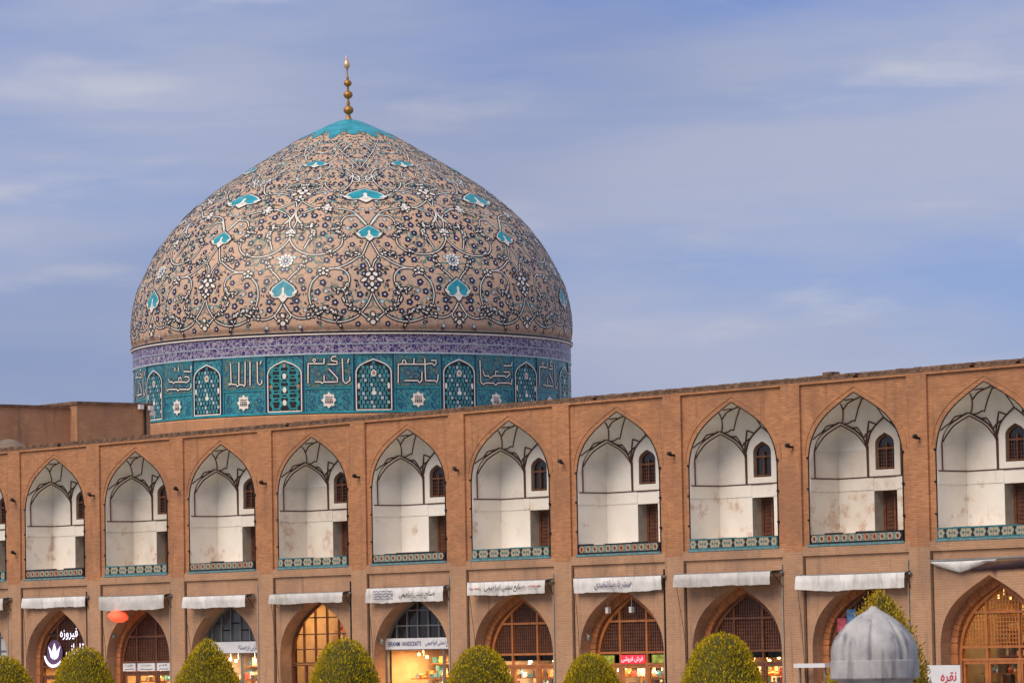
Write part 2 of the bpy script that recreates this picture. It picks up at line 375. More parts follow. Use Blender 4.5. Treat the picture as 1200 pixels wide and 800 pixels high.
def rib_meshes():
    out = []
    def add(path, r=.024):
        for mir in (0, 1):
            b = MB(); b.tube([((2*C0-p[0]) if mir else p[0], p[1], p[2]) for p in path], r, 6); out.append(b.mesh('rib', M['rib'], True))
    def add1(path, r=.03): b = MB(); b.tube(path, r, 6); out.append(b.mesh('rib', M['rib'], True))
    sq = [(XL+(XA-XL)*q, QY+(BY-QY)*q, zb(XL+(XA-XL)*q)) for q in np.linspace(0, 1, 31)]
    add([(sq[0][0]+.012, sq[0][1]-.02, 6.4)] + [(p[0]+.02, p[1]-.03, p[2]-.005) for p in sq] + [(sq[-1][0]+.02, BY-.015, 6.4)])
    inner = []
    for q in np.linspace(0, 1, 31):
        x0 = XL+(XA-XL)*q; z = zb(x0); w = (z-SPR)/(8.02-SPR); q2 = .5+(q-.5)*(1-.12*min(1, w*2.5))
        inner.append((XL+(XA-XL)*q2+.03, QY+(BY-QY)*q2-.01, z-.10*w**.7))
    add(inner, .022)
    add([(x, BY-.015, zb(x)) for x in np.linspace(XA, C0, 14)])                              # half of the window arch
    add([(XA+.055, BY-.012, 6.4), (XA+.055, BY-.012, SPR+.1)], .018)
    add1([(XL+.012, PY+.05, 6.4), (XL+.012, BY-.012, 6.4)], .022); add1([(XR-.012, PY+.05, 6.4), (XR-.012, BY-.012, 6.4)], .022)
    add1([(XL, BY-.015, 6.4), (XR, BY-.015, 6.4)], .022)
    def vp(pts, r=.020):
        path = []
        for (a, b_) in zip(pts[:-1], pts[1:]):
            for k in range(8):
                t = k/8; x, y, z = vault(a[0]+(b_[0]-a[0])*t, a[1]+(b_[1]-a[1])*t); path.append((x, y, z-.012))
        x, y, z = vault(*pts[-1]); path.append((x, y, z-.012)); add(path, r)
    ax = XL+.6; T = (C0, .33)
    vp([(ax, 1), (1.22, .52), (1.62, .02)]); vp([(ax, 1), (1.36, .68), T]); vp([T, (C0, .7), (C0, 1)])
    vp([(1.42, .27), (1.72, .20), T], .022); vp([(1.80, .02), (1.92, .22)], .022)
    vp([(1.135, .99), (1.38, .83), (1.58, .94), (1.37, .99)], .024); vp([(1.58, .94), (1.75, .86), (1.90, .99)], .024); vp([(1.58, .94), (1.72, .99)], .024)
    vp([(.62, .97), (.56, .62), (.72, .55), (.80, .98)], .022); vp([(.56, .62), (.45, .05)], .022)
    return out
def sash_mesh():
    b = MB(); Y = BY+.09
    P = [(C0-.36, 6.64)]+[(C0+.36*t, 7.61-drop(t)*.16) for t in ARCH_T]+[(C0+.36, 6.64), (C0-.36, 6.64)]
    b.tube([(x, Y, z) for x, z in P], .035, 4)
    b.box(C0-.022, C0+.022, Y-.03, Y+.03, 6.62, 7.36); b.box(C0-.36, C0+.36, Y-.032, Y+.03, 7.18, 7.24)
    return b.mesh('frame', M['wood'])
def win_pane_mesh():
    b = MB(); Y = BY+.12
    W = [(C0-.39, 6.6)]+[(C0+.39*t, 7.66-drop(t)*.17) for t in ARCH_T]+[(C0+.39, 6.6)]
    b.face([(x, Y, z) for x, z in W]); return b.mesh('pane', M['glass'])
def grille_mesh():
    b = MB(); Y = BY+.105
    for i in range(1, 6):
        if i == 3: continue
        x = C0-.36+.12*i; b.box(x-.009, x+.009, Y-.01, Y+.01, 6.64, 7.3)
    for i in range(1, 6): z = 6.64+.11*i; b.box(C0-.35, C0+.35, Y-.012, Y+.008, z-.009, z+.009)
    return b.mesh('grille', M['wood_dark'])
def door_meshes():
    Y = BY+.40; f = MB()
    f.box(C0-.47, C0-.38, Y-.04, Y+.05, ZF, 6.0); f.box(C0+.38, C0+.47, Y-.04, Y+.05, ZF, 6.0); f.box(C0-.38, C0+.38, Y-.04, Y+.05, 5.90, 6.0); f.box(C0-.04, C0+.04, Y-.05, Y+.05, ZF, 5.9)
    leaf = MB(); leaf.box(C0-.38, C0-.04, Y, Y+.04, ZF, 5.9); leaf.box(C0+.04, C0+.38, Y, Y+.04, ZF, 5.9)
    sl = MB()
    for k in range(12):
        z = ZF+.1+k*.115
        for a, c_ in ((C0-.33, C0-.09), (C0+.09, C0+.33)): sl.box(a, c_, Y-.022, Y-.001, z, z+.06)
    return f.mesh('door_frame', M['wood']), leaf.mesh('leaf', M['wood_dark']), sl.mesh('louvre', M['wood_dark'])
NICHE = niche_mesh(); NICHES = [NICHE, NICHE.copy(), NICHE.copy()]; NICHES[1].materials[0] = M['plaster_b']; NICHES[2].materials[0] = M['plaster_c']; RIBS = rib_meshes(); SASH = sash_mesh(); WPANE = win_pane_mesh(); GRILLE = grille_mesh(); DFRAME, DLEAF, DSLAT = door_meshes()
def upper_panel_mesh():
    b = MB(); b.box(0, 0, 0, 0, 0, 0) if False else None
    wall_hole(b, 0, PW, ZF, lambda x: 9.12, (C0, HW, ZF, lambda x: arch_z(x, C0, HW, ZA)), PY)
    return b.mesh('upper_panel', M['brick'])
LHW, LZA = 1.95, 3.45
def lower_panel_mesh():
    b = MB()
    wall_hole(b, 0, PW, GZ, lambda x: 4.17, (C0, LHW, GZ, lambda x: arch_z(x, C0, LHW, LZA)), PY)
    P = arch_path(C0, LHW, LZA, 0, foot=GZ)
    b.grid([[(x, PY, z) for x, _, z in P], [(x, .62, z) for x, _, z in P]]); return b.mesh('lower_panel', M['brick_low'])
UP = upper_panel_mesh(); LP = lower_panel_mesh()
def arch_band_mesh():      # the faint raised outline round each upper arch
    b = MB(); o = arch_path(C0, HW+.20, ZA+.20, 0, 1.0); i = arch_path(C0, HW+.165, ZA+.165, 0, 1.0)
    ok = [k for k, p in enumerate(o) if 0.03 < p[0] < PW-.03]
    o = [o[k] for k in ok]; i = [i[k] for k in ok]
    b.grid([[(x, PY-.016, z) for x, _, z in o], [(x, PY-.016, z) for x, _, z in i], [(x, PY+.01, z) for x, _, z in i]])
    b.grid([[(x, PY+.01, z) for x, _, z in o], [(x, PY-.016, z) for x, _, z in o]]); return b.mesh('arch_moulding', M['brick'])
BAND = arch_band_mesh()
def cable_mesh():
    b = MB(); P = arch_path(C0, HW+.012, ZA+.012, PY-.02, foot=ZF+.05); b.tube(P, .016, 5)
    for z in (5.2, 6.1, 7.0):
        for x in (XL-.035, XR+.035): b.box(x-.035, x+.035, PY-.05, PY-.01, z-.03, z+.03)
    return b.mesh('cable', M['black'])
CABLE = cable_mesh()
def pilaster_mesh():
    b = MB(); b.box(-.79, 0, 0, .35, GZ+.5, 9.12); return b.mesh('pilaster', M['brick'])
def pil_low():
    b = MB(); b.box(-.83, .0, -.006, .35, GZ, 4.30); b.box(-.84, .01, -.03, .3, GZ, GZ+.9); return b.mesh('pilaster_base', M['brick_low'])
PIL = pilaster_mesh()
def pil_up(): b = MB(); b.box(-.79, 0, 0, .35, 4.30, 9.12); return b.mesh('pilaster', M['brick'])
PIL = pil_up(); PILB = pil_low()
def string_mesh(): b = MB(); b.box(0.0, PW, 0.0, .4, 4.17, 4.41); b.box(0, PW, .02, .12, 4.41, 4.45); return b.mesh('string_course', M['brick_low'])
STRING = string_mesh()
# balustrade pieces
M['teal_grey'] = simple('teal_grey_tile', (.13, .24, .23), .4, var=.4, scale=10)
def poly_tile(name, pts, mat, th=.012):
    b = MB(); n = len(pts)
    b.face([(x, -th, z) for x, z in pts]); b.grid([[(x, 0, z) for x, z in pts], [(x, -th, z) for x, z in pts]], close=True); return b.mesh(name, mat)
HEXO = poly_tile('tile', [(-.155, 0), (-.085, -.118), (.085, -.118), (.155, 0), (.085, .118), (-.085, .118)], M['tile_black'], .008)
HEXI = poly_tile('tile', [(-.132, 0), (-.072, -.100), (.072, -.100), (.132, 0), (.072, .100), (-.072, .100)], M['tile_cream'], .018)
HEXP = poly_tile('tile', [(-.132, 0), (-.072, -.100), (.072, -.100), (.132, 0), (.072, .100), (-.072, .100)], M['tile_peach'], .018)
DIA = poly_tile('tile', [(-.062, 0), (0, -.075), (.062, 0), (0, .075)], simple('red_brown_tile', (.16, .045, .03), .4, var=.2), .026)
BOW = poly_tile('tile', [(-.065, -.105), (.065, -.105), (.012, 0), (.065, .105), (-.065, .105), (-.012, 0)], M['teal_grey'], .014)
HOUR = poly_tile('tile', [(-.055, -.105), (.055, -.105), (.018, -.03), (.018, .03), (.055, .105), (-.055, .105), (-.018, .03), (-.018, -.03)], M['tile_black'], .018)
def star_pts(r1, r2, n): return [((r1 if k % 2 == 0 else r2)*math.cos(math.pi*k/n), (r1 if k % 2 == 0 else r2)*math.sin(math.pi*k/n)) for k in range(2*n)]
FLOR = poly_tile('tile', star_pts(.15, .105, 6), M['tile_cream'], .014); FLOS = poly_tile('tile', star_pts(.05, .03, 5), M['teal'], .022)
def balustrade(n):
    A = n % 2 == 0; yf = .03
    base = MB(); base.box(XL+.005, XR-.005, yf, yf+.10, 4.50, 4.77)
    o = AB(base, 'balustrade', M['tile_black'] if A else M['teal_grey'], n=n)
    fr = MB(); c = M['tile_black'] if A else M['teal']
    fr.box(XL+.003, XR-.003, yf-.018, yf+.11, 4.49, 4.525); fr.box(XL+.003, XL+.04, yf-.018, yf-.001, 4.525, 4.76); fr.box(XR-.04, XR-.003, yf-.018, yf-.001, 4.525, 4.76); AB(fr, 'border', c, o)
    k = 6; w = (XR-XL)/k; r2 = random.Random(n*13+5)
    for i in range(k):
        if r2.random() < (.28 if A else .15): continue
        t = MB(); t.box(XL+i*w+.004, XL+(i+1)*w-.002, yf-.02, yf+.115, 4.765, 4.80+r2.uniform(-.008, .012)); AB(t, 'rail', c, o)
    st = MB(); st.box(XL-.06, XR+.06, -.012, .03, 4.425, 4.488); AB(st, 'tile_strip', simple('strip_%d' % n, (.12, .25, .27), .4, var=.3, scale=6) if n == N0 else bpy.data.materials['strip_%d' % N0], o)
    if A:
        u = 12; w = (XR-XL-.1)/u
        for i in range(u):
            x = XL+.05+w*(i+.5); p = r2.random() < .25
            inst('tile', HEXO, o, loc=(x, yf-.001, 4.645)); inst('tile', HEXP if p else HEXI, o, loc=(x, yf-.001, 4.645)); inst('tile', DIA, o, loc=(x, yf-.001, 4.645))
            if i < u-1: inst('tile', BOW, o, loc=(x+w/2, yf-.001, 4.645))
    else:
        u = 7; w = (XR-XL-.1)/u
        for i in range(u):
            x = XL+.05+w*(i+.5); inst('tile', HOUR, o, loc=(x, yf-.001, 4.645))
            for d in (-.17, .17): inst('tile', FLOR, o, loc=(x+d, yf-.001, 4.645+r2.uniform(-.01, .01))); inst('tile', FLOS, o, loc=(x+d, yf-.001, 4.645))
PILX = []
for n in range(N0, N1+1):
    base = arc_off + Vector((n*S, 0, 0))
    inst('pilaster', PIL, arc, loc=base); inst('pilaster_base', PILB, arc, loc=base)
    inst('upper_panel', UP, arc, loc=base); inst('lower_panel', LP, arc, loc=base); inst('string_course', STRING, arc, loc=base); inst('arch_moulding', BAND, arc, loc=base)
    nc = inst('niche', NICHES[(n*5+3) % 7 % 3], arc, loc=base)
    for r in RIBS: inst('rib', r, nc)
    inst('cable', CABLE, arc, loc=base)
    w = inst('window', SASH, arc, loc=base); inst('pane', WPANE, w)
    if n not in (5, 7): inst('grille', GRILLE, w)
    d = inst('door', DFRAME, arc, loc=base); inst('leaf', DLEAF, d); tag(inst('louvre', DSLAT, d), kind='stuff')
    balustrade(n)
inst('pilaster', PIL, arc, loc=arc_off+Vector(((N1+1)*S, 0, 0))); inst('pilaster_base', PILB, arc, loc=arc_off+Vector(((N1+1)*S, 0, 0)))
X0, X1 = N0*S-.83, (N1+1)*S
b = MB(); b.box(X0, X1, -.004, .5, 9.12, 9.19); AB(b, 'parapet', M['brick'])
def coping():
    b = MB(); x = X0; r = random.Random(3)
    while x < X1:
        w = r.uniform(.17, .27)
        if r.random() > .03: b.box(x, x+w-.012, -.010+r.uniform(-.006, .006), .5, 9.192, 9.265); b.box(x+.09, x+.078+w, -.018+r.uniform(-.01, .01), .5, 9.267, 9.335+r.uniform(-.010, .010))
        x += w
    o = AB(b, 'coping', M['brick_coping']); tag(o, kind='stuff')
    for X, h in ((968, .10), (1040, .06)): pass
    t = MB(); t.box(8*S+.95, 8*S+1.35, .05, .35, 9.34, 9.43); AB(t, 'coping_stub', M['brick_coping'])
coping()
b = MB(); b.box(X0, X1, .5, 26, 8.6, 9.0); AB(b, 'roof', simple('roof_clay', (.33, .22, .15), .95, var=.2))  # unseen roof slab, added to keep light from leaking in
b = MB(); b.box(X0, X1, 25.5, 26, GZ, 8.6); b.box(X0-.3, X0, 0, 26, GZ, 9.1); b.box(X1, X1+.3, .4, 26, GZ, 9.1); AB(b, 'rear_wall', M['brick_old'])  # unseen closing walls; the back one is added against light leaks
# --- black floodlights on the pilasters
BAYDESC = {-2: 'plain shop', -1: 'white-paned shop', 0: 'glowing tulip sign shop', 1: 'three-plaque shop', 2: 'grey metal framed shop', 3: 'amber lit glass shop', 4: 'handicrafts sign shop',
           5: 'orange wooden shopfront', 6: 'red neon shop', 7: 'wide dark lattice shop', 8: 'poster window shop', 9: 'yellow lit lattice shop', 10: 'end shop'}
def floodlight(n, z, lab):
    e = empty('floodlight', (n*S-.30, 0, z)); tag(e, lab, 'floodlight', 'floodlights on the pilasters')
    b = MB(); b.box(-.03, .03, -.10, 0.0, -.03, .03); b.build('bracket', M['black'], e)
    h = MB(); r = random.Random(n)
    dx = r.uniform(-.08, .12)
    h.lathe([(.0, -.08), (.04, -.08), (.07, .05), (.06, .08), (0, .08)], 10); o = h.build('lamp_head', M['black'], e, True); o.location = (dx, -.17, .03); o.rotation_euler = (R_(60), R_(r.uniform(-30, 30)), R_(r.uniform(-40, 30)))
    v = MB(); v.box(-.10, .10, -.20, -.185, -.02, .0); v.build('visor', M['black'], e).location = (dx, 0, .10)
for n in range(-1, 11):
    floodlight(n, 7.34, 'small black floodlight between the %s and the %s' % (BAYDESC[n-1], BAYDESC[n]))
floodlight(0, 5.43, 'small black floodlight low on a pilaster, mounted beneath another floodlight')

# ------------------------------------------------------------------ lettering
_F = {'ا': (0xFE8D, 2), 'آ': (0xFE81, 2), 'ب': (0xFE8F, 4), 'ت': (0xFE95, 4), 'ج': (0xFE9D, 4), 'د': (0xFEA9, 2), 'ر': (0xFEAD, 2), 'ز': (0xFEAF, 2), 'س': (0xFEB1, 4), 'ش': (0xFEB5, 4), 'ص': (0xFEB9, 4),
      'ع': (0xFEC9, 4), 'ف': (0xFED1, 4), 'ق': (0xFED5, 4), 'ل': (0xFEDD, 4), 'م': (0xFEE1, 4), 'ن': (0xFEE5, 4), 'ه': (0xFEE9, 4), 'و': (0xFEED, 2), 'ی': (0xFBFC, 4), 'ک': (0xFB8E, 4), 'پ': (0xFB56, 4), 'ح': (0xFEA1, 4), 'خ': (0xFEA5, 4), 'گ': (0xFB92, 4)}
def shape_fa(s):
    out = []
    for i, c in enumerate(s):
        if c not in _F: out.append(c); continue
        base, k = _F[c]
        prev = i > 0 and s[i-1] in _F and _F[s[i-1]][1] == 4
        nxt = k == 4 and i+1 < len(s) and s[i+1] in _F
        out.append(chr(base + (3 if prev and nxt else 2 if nxt else 1 if prev else 0)))
    return ''.join(reversed(out))
def lettering(text, mat, parent, loc, height, width=None, fa=True, shear=0.0, name='lettering', depth=.006, bold=0.0):
    cu = bpy.data.curves.new('text', 'FONT'); cu.body = shape_fa(text) if fa else text; cu.size = 1; cu.align_x = 'CENTER'; cu.align_y = 'CENTER'; cu.shear = shear; cu.resolution_u = 3; cu.offset = bold
    o = bpy.data.objects.new('text_tmp', cu); COL.objects.link(o); bpy.context.view_layer.update()
    me = bpy.data.meshes.new_from_object(o); bpy.data.objects.remove(o)
    V = np.array([v.co[:] for v in me.vertices]); lo, hi = V.min(0), V.max(0); c = (lo+hi)/2
    k = height/max(1e-6, hi[1]-lo[1]); kx = k if width is None else width/max(1e-6, hi[0]-lo[0])
    for v in me.vertices: v.co = ((v.co.x-c[0])*kx, -depth, (v.co.y-c[1])*k)
    me.materials.clear(); me.materials.append(mat); me.name = name
    ob = bpy.data.objects.new(name, me); COL.objects.link(ob); ob.parent = parent; ob.location = loc; return ob
def squiggle(parent, mat, loc, w, h, rows, seed, name='small_print'):
    """rows of short pen strokes standing for print too small to read"""
    r = random.Random(seed); b = MB(); rh = h/rows
    for k in range(rows):
        x = -w/2+r.uniform(0, .1*w)
        while x < w/2-.02:
            l = r.uniform(.03, .12)*w; z = h/2-rh*(k+.5)
            b.tube([(x, 0, z+r.uniform(-.2, .2)*rh), (x+l*.5, 0, z+r.uniform(-.35, .35)*rh), (min(w/2, x+l), 0, z+r.uniform(-.2, .2)*rh)], rh*.12, 4); x += l*1.15
    return b.build(name, mat, parent, loc=loc)

# ------------------------------------------------------------------ shopfronts
M['lattice_glass'] = simple('lattice_glass', (.055, .028, .018), .3, var=.3)  # brown pane colour stands in for the lit interior behind the lattice
def ring_brick_meshes(hw0, za0, hw1, za1, y0, y1):
    """arch ring cut into single wedge bricks; the joints stay open 1 cm"""
    P = catmull([(hw0*t, za0-drop(t)) for t in np.linspace(-1, 1, 41)], 2); Q = catmull([(hw1*t, za1-drop(t)*(za1-za0+1.85)/1.85) for t in np.linspace(-1, 1, 41)], 2)
    P = np.array(P); Q = np.array(Q); d = np.concatenate([[0], np.cumsum(np.hypot(*(np.diff(P, axis=0).T)))]); n = 30; out = []
    def at(A, s): return np.array([np.interp(s, d, A[:, 0]), np.interp(s, d, A[:, 1])])
    for k in range(n):
        a, b_ = d[-1]*k/n+.006, d[-1]*(k+1)/n-.006; b = MB()
        q = [at(P, a), at(P, b_), at(Q, b_), at(Q, a)]
        f = [(C0+x, y0, z) for x, z in q]; g = [(C0+x, y1, z) for x, z in q]
        b.face(f[::-1]); b.grid([f, g], close=True); out.append(b.mesh('ring_brick', M['ring_brick']))
    return out
IHW, IZA = 1.68, 3.20
RINGB = ring_brick_meshes(LHW-.004, LZA-.004, IHW, IZA, .46, .66)
def iz(x): return arch_z(x, C0, IHW, IZA, 1.0) if abs(x-C0) < IHW else -9
def arch_xlim(z, hw, za):
    t = float(np.interp(za-z, _tz, _tx)) if za-z < 1.85 else 1.0
    return hw*t
def lit_room(n, zc, col, energy, z0=GZ+.14, seed=0, wall=None, goods=True, grp=True):
    r = MB(); a, c, y0, y1 = XL+.05, XR-.05, .72, 3.2
    r.face([(a, y1, z0), (c, y1, z0), (c, y1, zc), (a, y1, zc)]); r.face([(a, y0, z0), (a, y1, z0), (a, y1, zc), (a, y0, zc)]); r.face([(c, y0, z0), (c, y0, zc), (c, y1, zc), (c, y1, z0)])
    r.face([(a, y0, zc), (a, y1, zc), (c, y1, zc), (c, y0, zc)]); r.face([(a, y0, z0), (c, y0, z0), (c, y1, z0), (a, y1, z0)])  # ceiling added low in lattice shops so the lattice above stays dark
    AB(r, 'shop_room', wall or M['room'], n=n)
    lt = bpy.data.lights.new('shop_lamp', 'AREA'); lt.shape = 'RECTANGLE'; lt.size = 2.6; lt.size_y = .8; lt.energy = energy; lt.color = col
    lo = bpy.data.objects.new('shop_lamp', lt); COL.objects.link(lo); lo.parent = arc; lo.location = arc_off + Vector((n*S+C0, 1.5, zc-.05))
    rr = random.Random(seed+n*7)
    em = simple('lamp_tube_%d' % n, col, .5, var=0, emit=col, estr=5.0 if n != 9 else 1.5)
    for k in range(rr.choice((3, 4))):
        b = MB(); x = C0-1.3+rr.uniform(0, 2.6); z = zc-rr.uniform(.12, .3); b.lathe([(0, -.05), (.045, -.03), (.05, .02), (.02, .06), (0, .06)], 8, (x, rr.uniform(.9, 1.4), z)); b.tube([(x, 1.15, z+.05), (x, 1.15, zc)], .008, 4)
        AB(b, 'lamp_bulb', em, n=n)
    if not goods: return
    e = empty('shop_display', (n*S, 0, z0)); tag(e, 'shelves of small wares lit behind the glass of the %s' % BAYDESC[n], 'shop display', 'lit shop displays')
    off = Vector((0, 0, -z0)); mats = [simple('ware_%d_%d' % (n, k), cc, .4, var=.3, scale=8) for k, cc in enumerate([(.55, .28, .08), (.10, .30, .38), (.62, .52, .35), (.45, .09, .05), (.7, .66, .6), (.15, .10, .07)])]
    for y in (1.3, 2.1):
        z = z0+.35 if y > 2 else z0+.25
        while z < min(zc-.3, z0+ (3.4 if y > 2 else 1.9)):
            sh = MB(); sh.box(XL+.3, XR-.3, y, y+.3, z, z+.03); o = sh.build('shelf', M['wood_orange'], e); o.location = off
            g = MB(); x = XL+.4
            while x < XR-.4:
                w = rr.uniform(.06, .2); h = rr.uniform(.10, .32)
                if rr.random() < .5: g.box(x, x+w, y+.03, y+.2, z+.032, z+.032+h, rr.randrange(6))
                else: g.lathe([(.0, 0), (w*.3, 0), (w*.5, h*.35), (w*.2, h*.75), (w*.3, h), (0, h)], 8, (x+w/2, y+.14, z+.032), rr.randrange(6))
                x += w+rr.uniform(.01, .06)
            o = g.build('wares', mats, e); o.location = off; tag(o, kind='stuff')
            z += .38
def shop_lattice(n, wood, lattice, lit_above=False, mull=(-.62, .62), z_tr=(2.43, 1.47, 1.12), ring=True, step=.105, back=True, doors=True):
    fr = empty('shopfront', arc_off+Vector((n*S, 0, 0)), arc)
    if ring:
        for m_ in RINGB: inst('ring_brick', m_, fr)
        hw, za = IHW, IZA
        for s in (-1, 1):
            for k in range(9):
                z = 1.59-.30*(k+1)
                if z < GZ: break
                b = MB(); a, c = (C0-LHW+.004, C0-IHW) if s < 0 else (C0+IHW, C0+LHW-.004); b.box(a, c, .46, .66, z+.006, z+.294); AB(b, 'ring_brick', M['ring_brick'], fr)
    else: hw, za = LHW-.004, LZA-.004
    b = MB(); P = arch_path(C0, hw, za, .60, foot=GZ+.14); Q = arch_path(C0, hw-.09, za-.09, .60, foot=GZ+.14)
    b.grid([[(p[0], .66, p[2]) for p in P], [(p[0], .54, p[2]) for p in P], [(p[0], .54, p[2]) for p in Q], [(p[0], .66, p[2]) for p in Q]], flip=False); AB(b, 'frame', wood, fr)
    ih, ia = hw-.085, za-.085
    for z in z_tr:
        x = arch_xlim(z, ih, ia); b = MB(); b.box(C0-x, C0+x, .545, .655, z-.035, z+.035); AB(b, 'transom', wood, fr)
    for mx_ in mull:
        b = MB(); b.box(C0+mx_-.035, C0+mx_+.035, .55, .65, GZ+.14, arch_z(C0+mx_, C0, ih, ia)); AB(b, 'mullion', wood, fr)
    zl = z_tr[-2] if len(z_tr) > 1 else z_tr[-1]
    lt = MB(); k = int(ih/step)
    for i in range(-k, k+1):
        x = C0+i*step; zt = arch_z(x, C0, ih, ia)
        if zt > zl+.05: lt.box(x-.016, x+.016, .590, .606, zl, zt)
    z = zl+step
    while z < ia-.03:
        x = arch_xlim(z, ih, ia); lt.box(C0-x, C0+x, .607, .622, z-.016, z+.016); z += step
    AB(lt, 'lattice', lattice, fr)
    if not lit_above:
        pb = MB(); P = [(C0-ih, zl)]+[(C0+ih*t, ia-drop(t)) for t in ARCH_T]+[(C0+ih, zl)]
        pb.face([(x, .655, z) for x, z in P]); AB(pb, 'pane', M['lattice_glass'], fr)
    if doors:
        zd = z_tr[-1]; xs = [C0-ih]+[C0+m_ for m_ in mull]+[C0+ih]
        for a, c in zip(xs[:-1], xs[1:]):
            p = MB(); p.face([(a, .63, GZ+.2), (c, .63, GZ+.2), (c, .63, zl-.03), (a, .63, zl-.03)]); AB(p, 'pane', M['shop_glass'], fr)
            d = MB(); d.box(a+.04, a+.11, .56, .64, GZ+.14, zd-.03); d.box(c-.11, c-.04, .56, .64, GZ+.14, zd-.03); d.box(a+.11, c-.11, .56, .64, zd-.12, zd-.036); AB(d, 'door_leaf', wood, fr)
    return fr
def shop_panes(n, wood, pane_mat, cols, rows_z, offset=False, zlow=2.05, lit=False, top=LZA, zdoor=1.65, xs_low=(-.6, .75)):
    fr = empty('shopfront', arc_off+Vector((n*S, 0, 0)), arc); hw, za = LHW-.004, LZA-.004
    b = MB(); P = arch_path(C0, hw, za, .60, foot=GZ+.14); Q = arch_path(C0, hw-.06, za-.06, .60, foot=GZ+.14)
    b.grid([[(p[0], .66, p[2]) for p in P], [(p[0], .56, p[2]) for p in P], [(p[0], .56, p[2]) for p in Q], [(p[0], .66, p[2]) for p in Q]]); AB(b, 'frame', wood, fr)
    w = 2*hw/cols
    for i in range(cols):
        a, c = C0-hw+i*w, C0-hw+(i+1)*w
        zz = [zlow]+list(rows_z)+[9]
        if offset: zz = [zlow]+[z+(.14 if i % 2 else -.10) for z in rows_z]+[9]
        for z0, z1 in zip(zz[:-1], zz[1:]):
            aa, cc = a+.022, c-.022; pts = []
            xs = np.linspace(aa, cc, 5)
            topz = [min(z1-.022, arch_z(x, C0, hw-.05, za-.05)) if abs(x-C0) < hw-.05 else -9 for x in xs]
            if max(topz) < z0+.08: continue
            pts = [(x, .625, max(z0+.022, t)) for x, t in zip(xs, topz)]
            p = MB(); p.face([(aa, .625, z0+.022), (cc, .625, z0+.022)]+pts[::-1]); AB(p, 'pane', pane_mat, fr)
        if i:
            zt = arch_z(a, C0, hw, za); m_ = MB(); m_.box(a-.022, a+.022, .57, .65, zlow, zt); AB(m_, 'mullion', wood, fr)
    if not offset:
        for z in rows_z: x = arch_xlim(z, hw, za); m_ = MB(); m_.box(C0-x, C0+x, .575, .645, z-.02, z+.02); AB(m_, 'transom', wood, fr)
    m_ = MB(); m_.box(C0-hw, C0+hw, .55, .66, zlow-.05, zlow); AB(m_, 'transom', wood, fr)
    if zdoor < zlow-.05: m_ = MB(); m_.box(C0-hw, C0+hw, .551, .66, zdoor, zdoor+.05); AB(m_, 'transom', wood, fr)
    xs = [C0-hw]+[C0+k for k in xs_low]+[C0+hw]
    for k in xs_low: m_ = MB(); m_.box(C0+k-.04, C0+k+.04, .56, .65, GZ+.14, zdoor); AB(m_, 'mullion', wood, fr)
    for a, c in zip(xs[:-1], xs[1:]): p = MB(); p.face([(a, .62, GZ+.16), (c, .62, GZ+.16), (c, .62, zdoor), (a, .62, zdoor)]); AB(p, 'pane', M['shop_glass'], fr)
    if not lit: pb = MB(); pb.face([(C0-hw, .70, zdoor), (C0+hw, .70, zdoor), (C0+hw, .70, 3.5), (C0-hw, .70, 3.5)]); AB(pb, 'backing', M['dark'], fr)  # dark sheet standing in for the unlit space behind the panes
    return fr
WARM = (1.0, .56, .22); WARMW = (1.0, .74, .46); YEL = (1.0, .66, .22)
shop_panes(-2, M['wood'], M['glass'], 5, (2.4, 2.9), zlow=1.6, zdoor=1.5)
shop_panes(-1, M['grey_metal'], simple('milky_pane', (.55, .58, .62), .4), 6, (1.9, 2.4, 2.9), zlow=1.45, zdoor=1.2); lit_room(-1, 1.45, WARMW, 60)
shop_lattice(0, M['wood'], M['wood_dark'], z_tr=(2.43, 1.30, .95)); lit_room(0, 1.25, WARM, 75)
shop_lattice(1, M['wood'], M['wood'], z_tr=(2.30, 1.42, 1.05), mull=(-.75, .45)); lit_room(1, 1.30, WARM, 80)
shop_panes(2, M['grey_metal'], M['glass_grey'], 7, (2.55,), True, 2.07, zdoor=1.65, xs_low=(.35, 1.3)); lit_room(2, 1.65, WARMW, 80)
shop_panes(3, M['wood'], M['shop_glass'], 6, (1.75, 2.25, 2.8), zlow=1.32, lit=True, zdoor=1.2, xs_low=(-1.2, .3)); lit_room(3, 3.42, WARM, 62)
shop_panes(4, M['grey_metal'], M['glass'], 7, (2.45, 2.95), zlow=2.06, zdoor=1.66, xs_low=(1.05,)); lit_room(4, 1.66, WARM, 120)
shop_lattice(5, M['wood_orange'], M['wood']); lit_room(5, 1.42, WARMW, 80)
shop_lattice(6, M['wood_orange'], M['wood']); lit_room(6, 1.10, WARMW, 50)
shop_lattice(7, M['wood'], M['wood'], ring=True); lit_room(7, 1.42, WARM, 80)
shop_lattice(8, M['wood'], M['wood_dark']); lit_room(8, 1.42, WARM, 40)
shop_lattice(9, M['wood_orange'], M['wood_orange'], lit_above=True, step=.115); lit_room(9, 3.1, YEL, 24)
shop_lattice(10, M['wood'], M['wood_dark'])

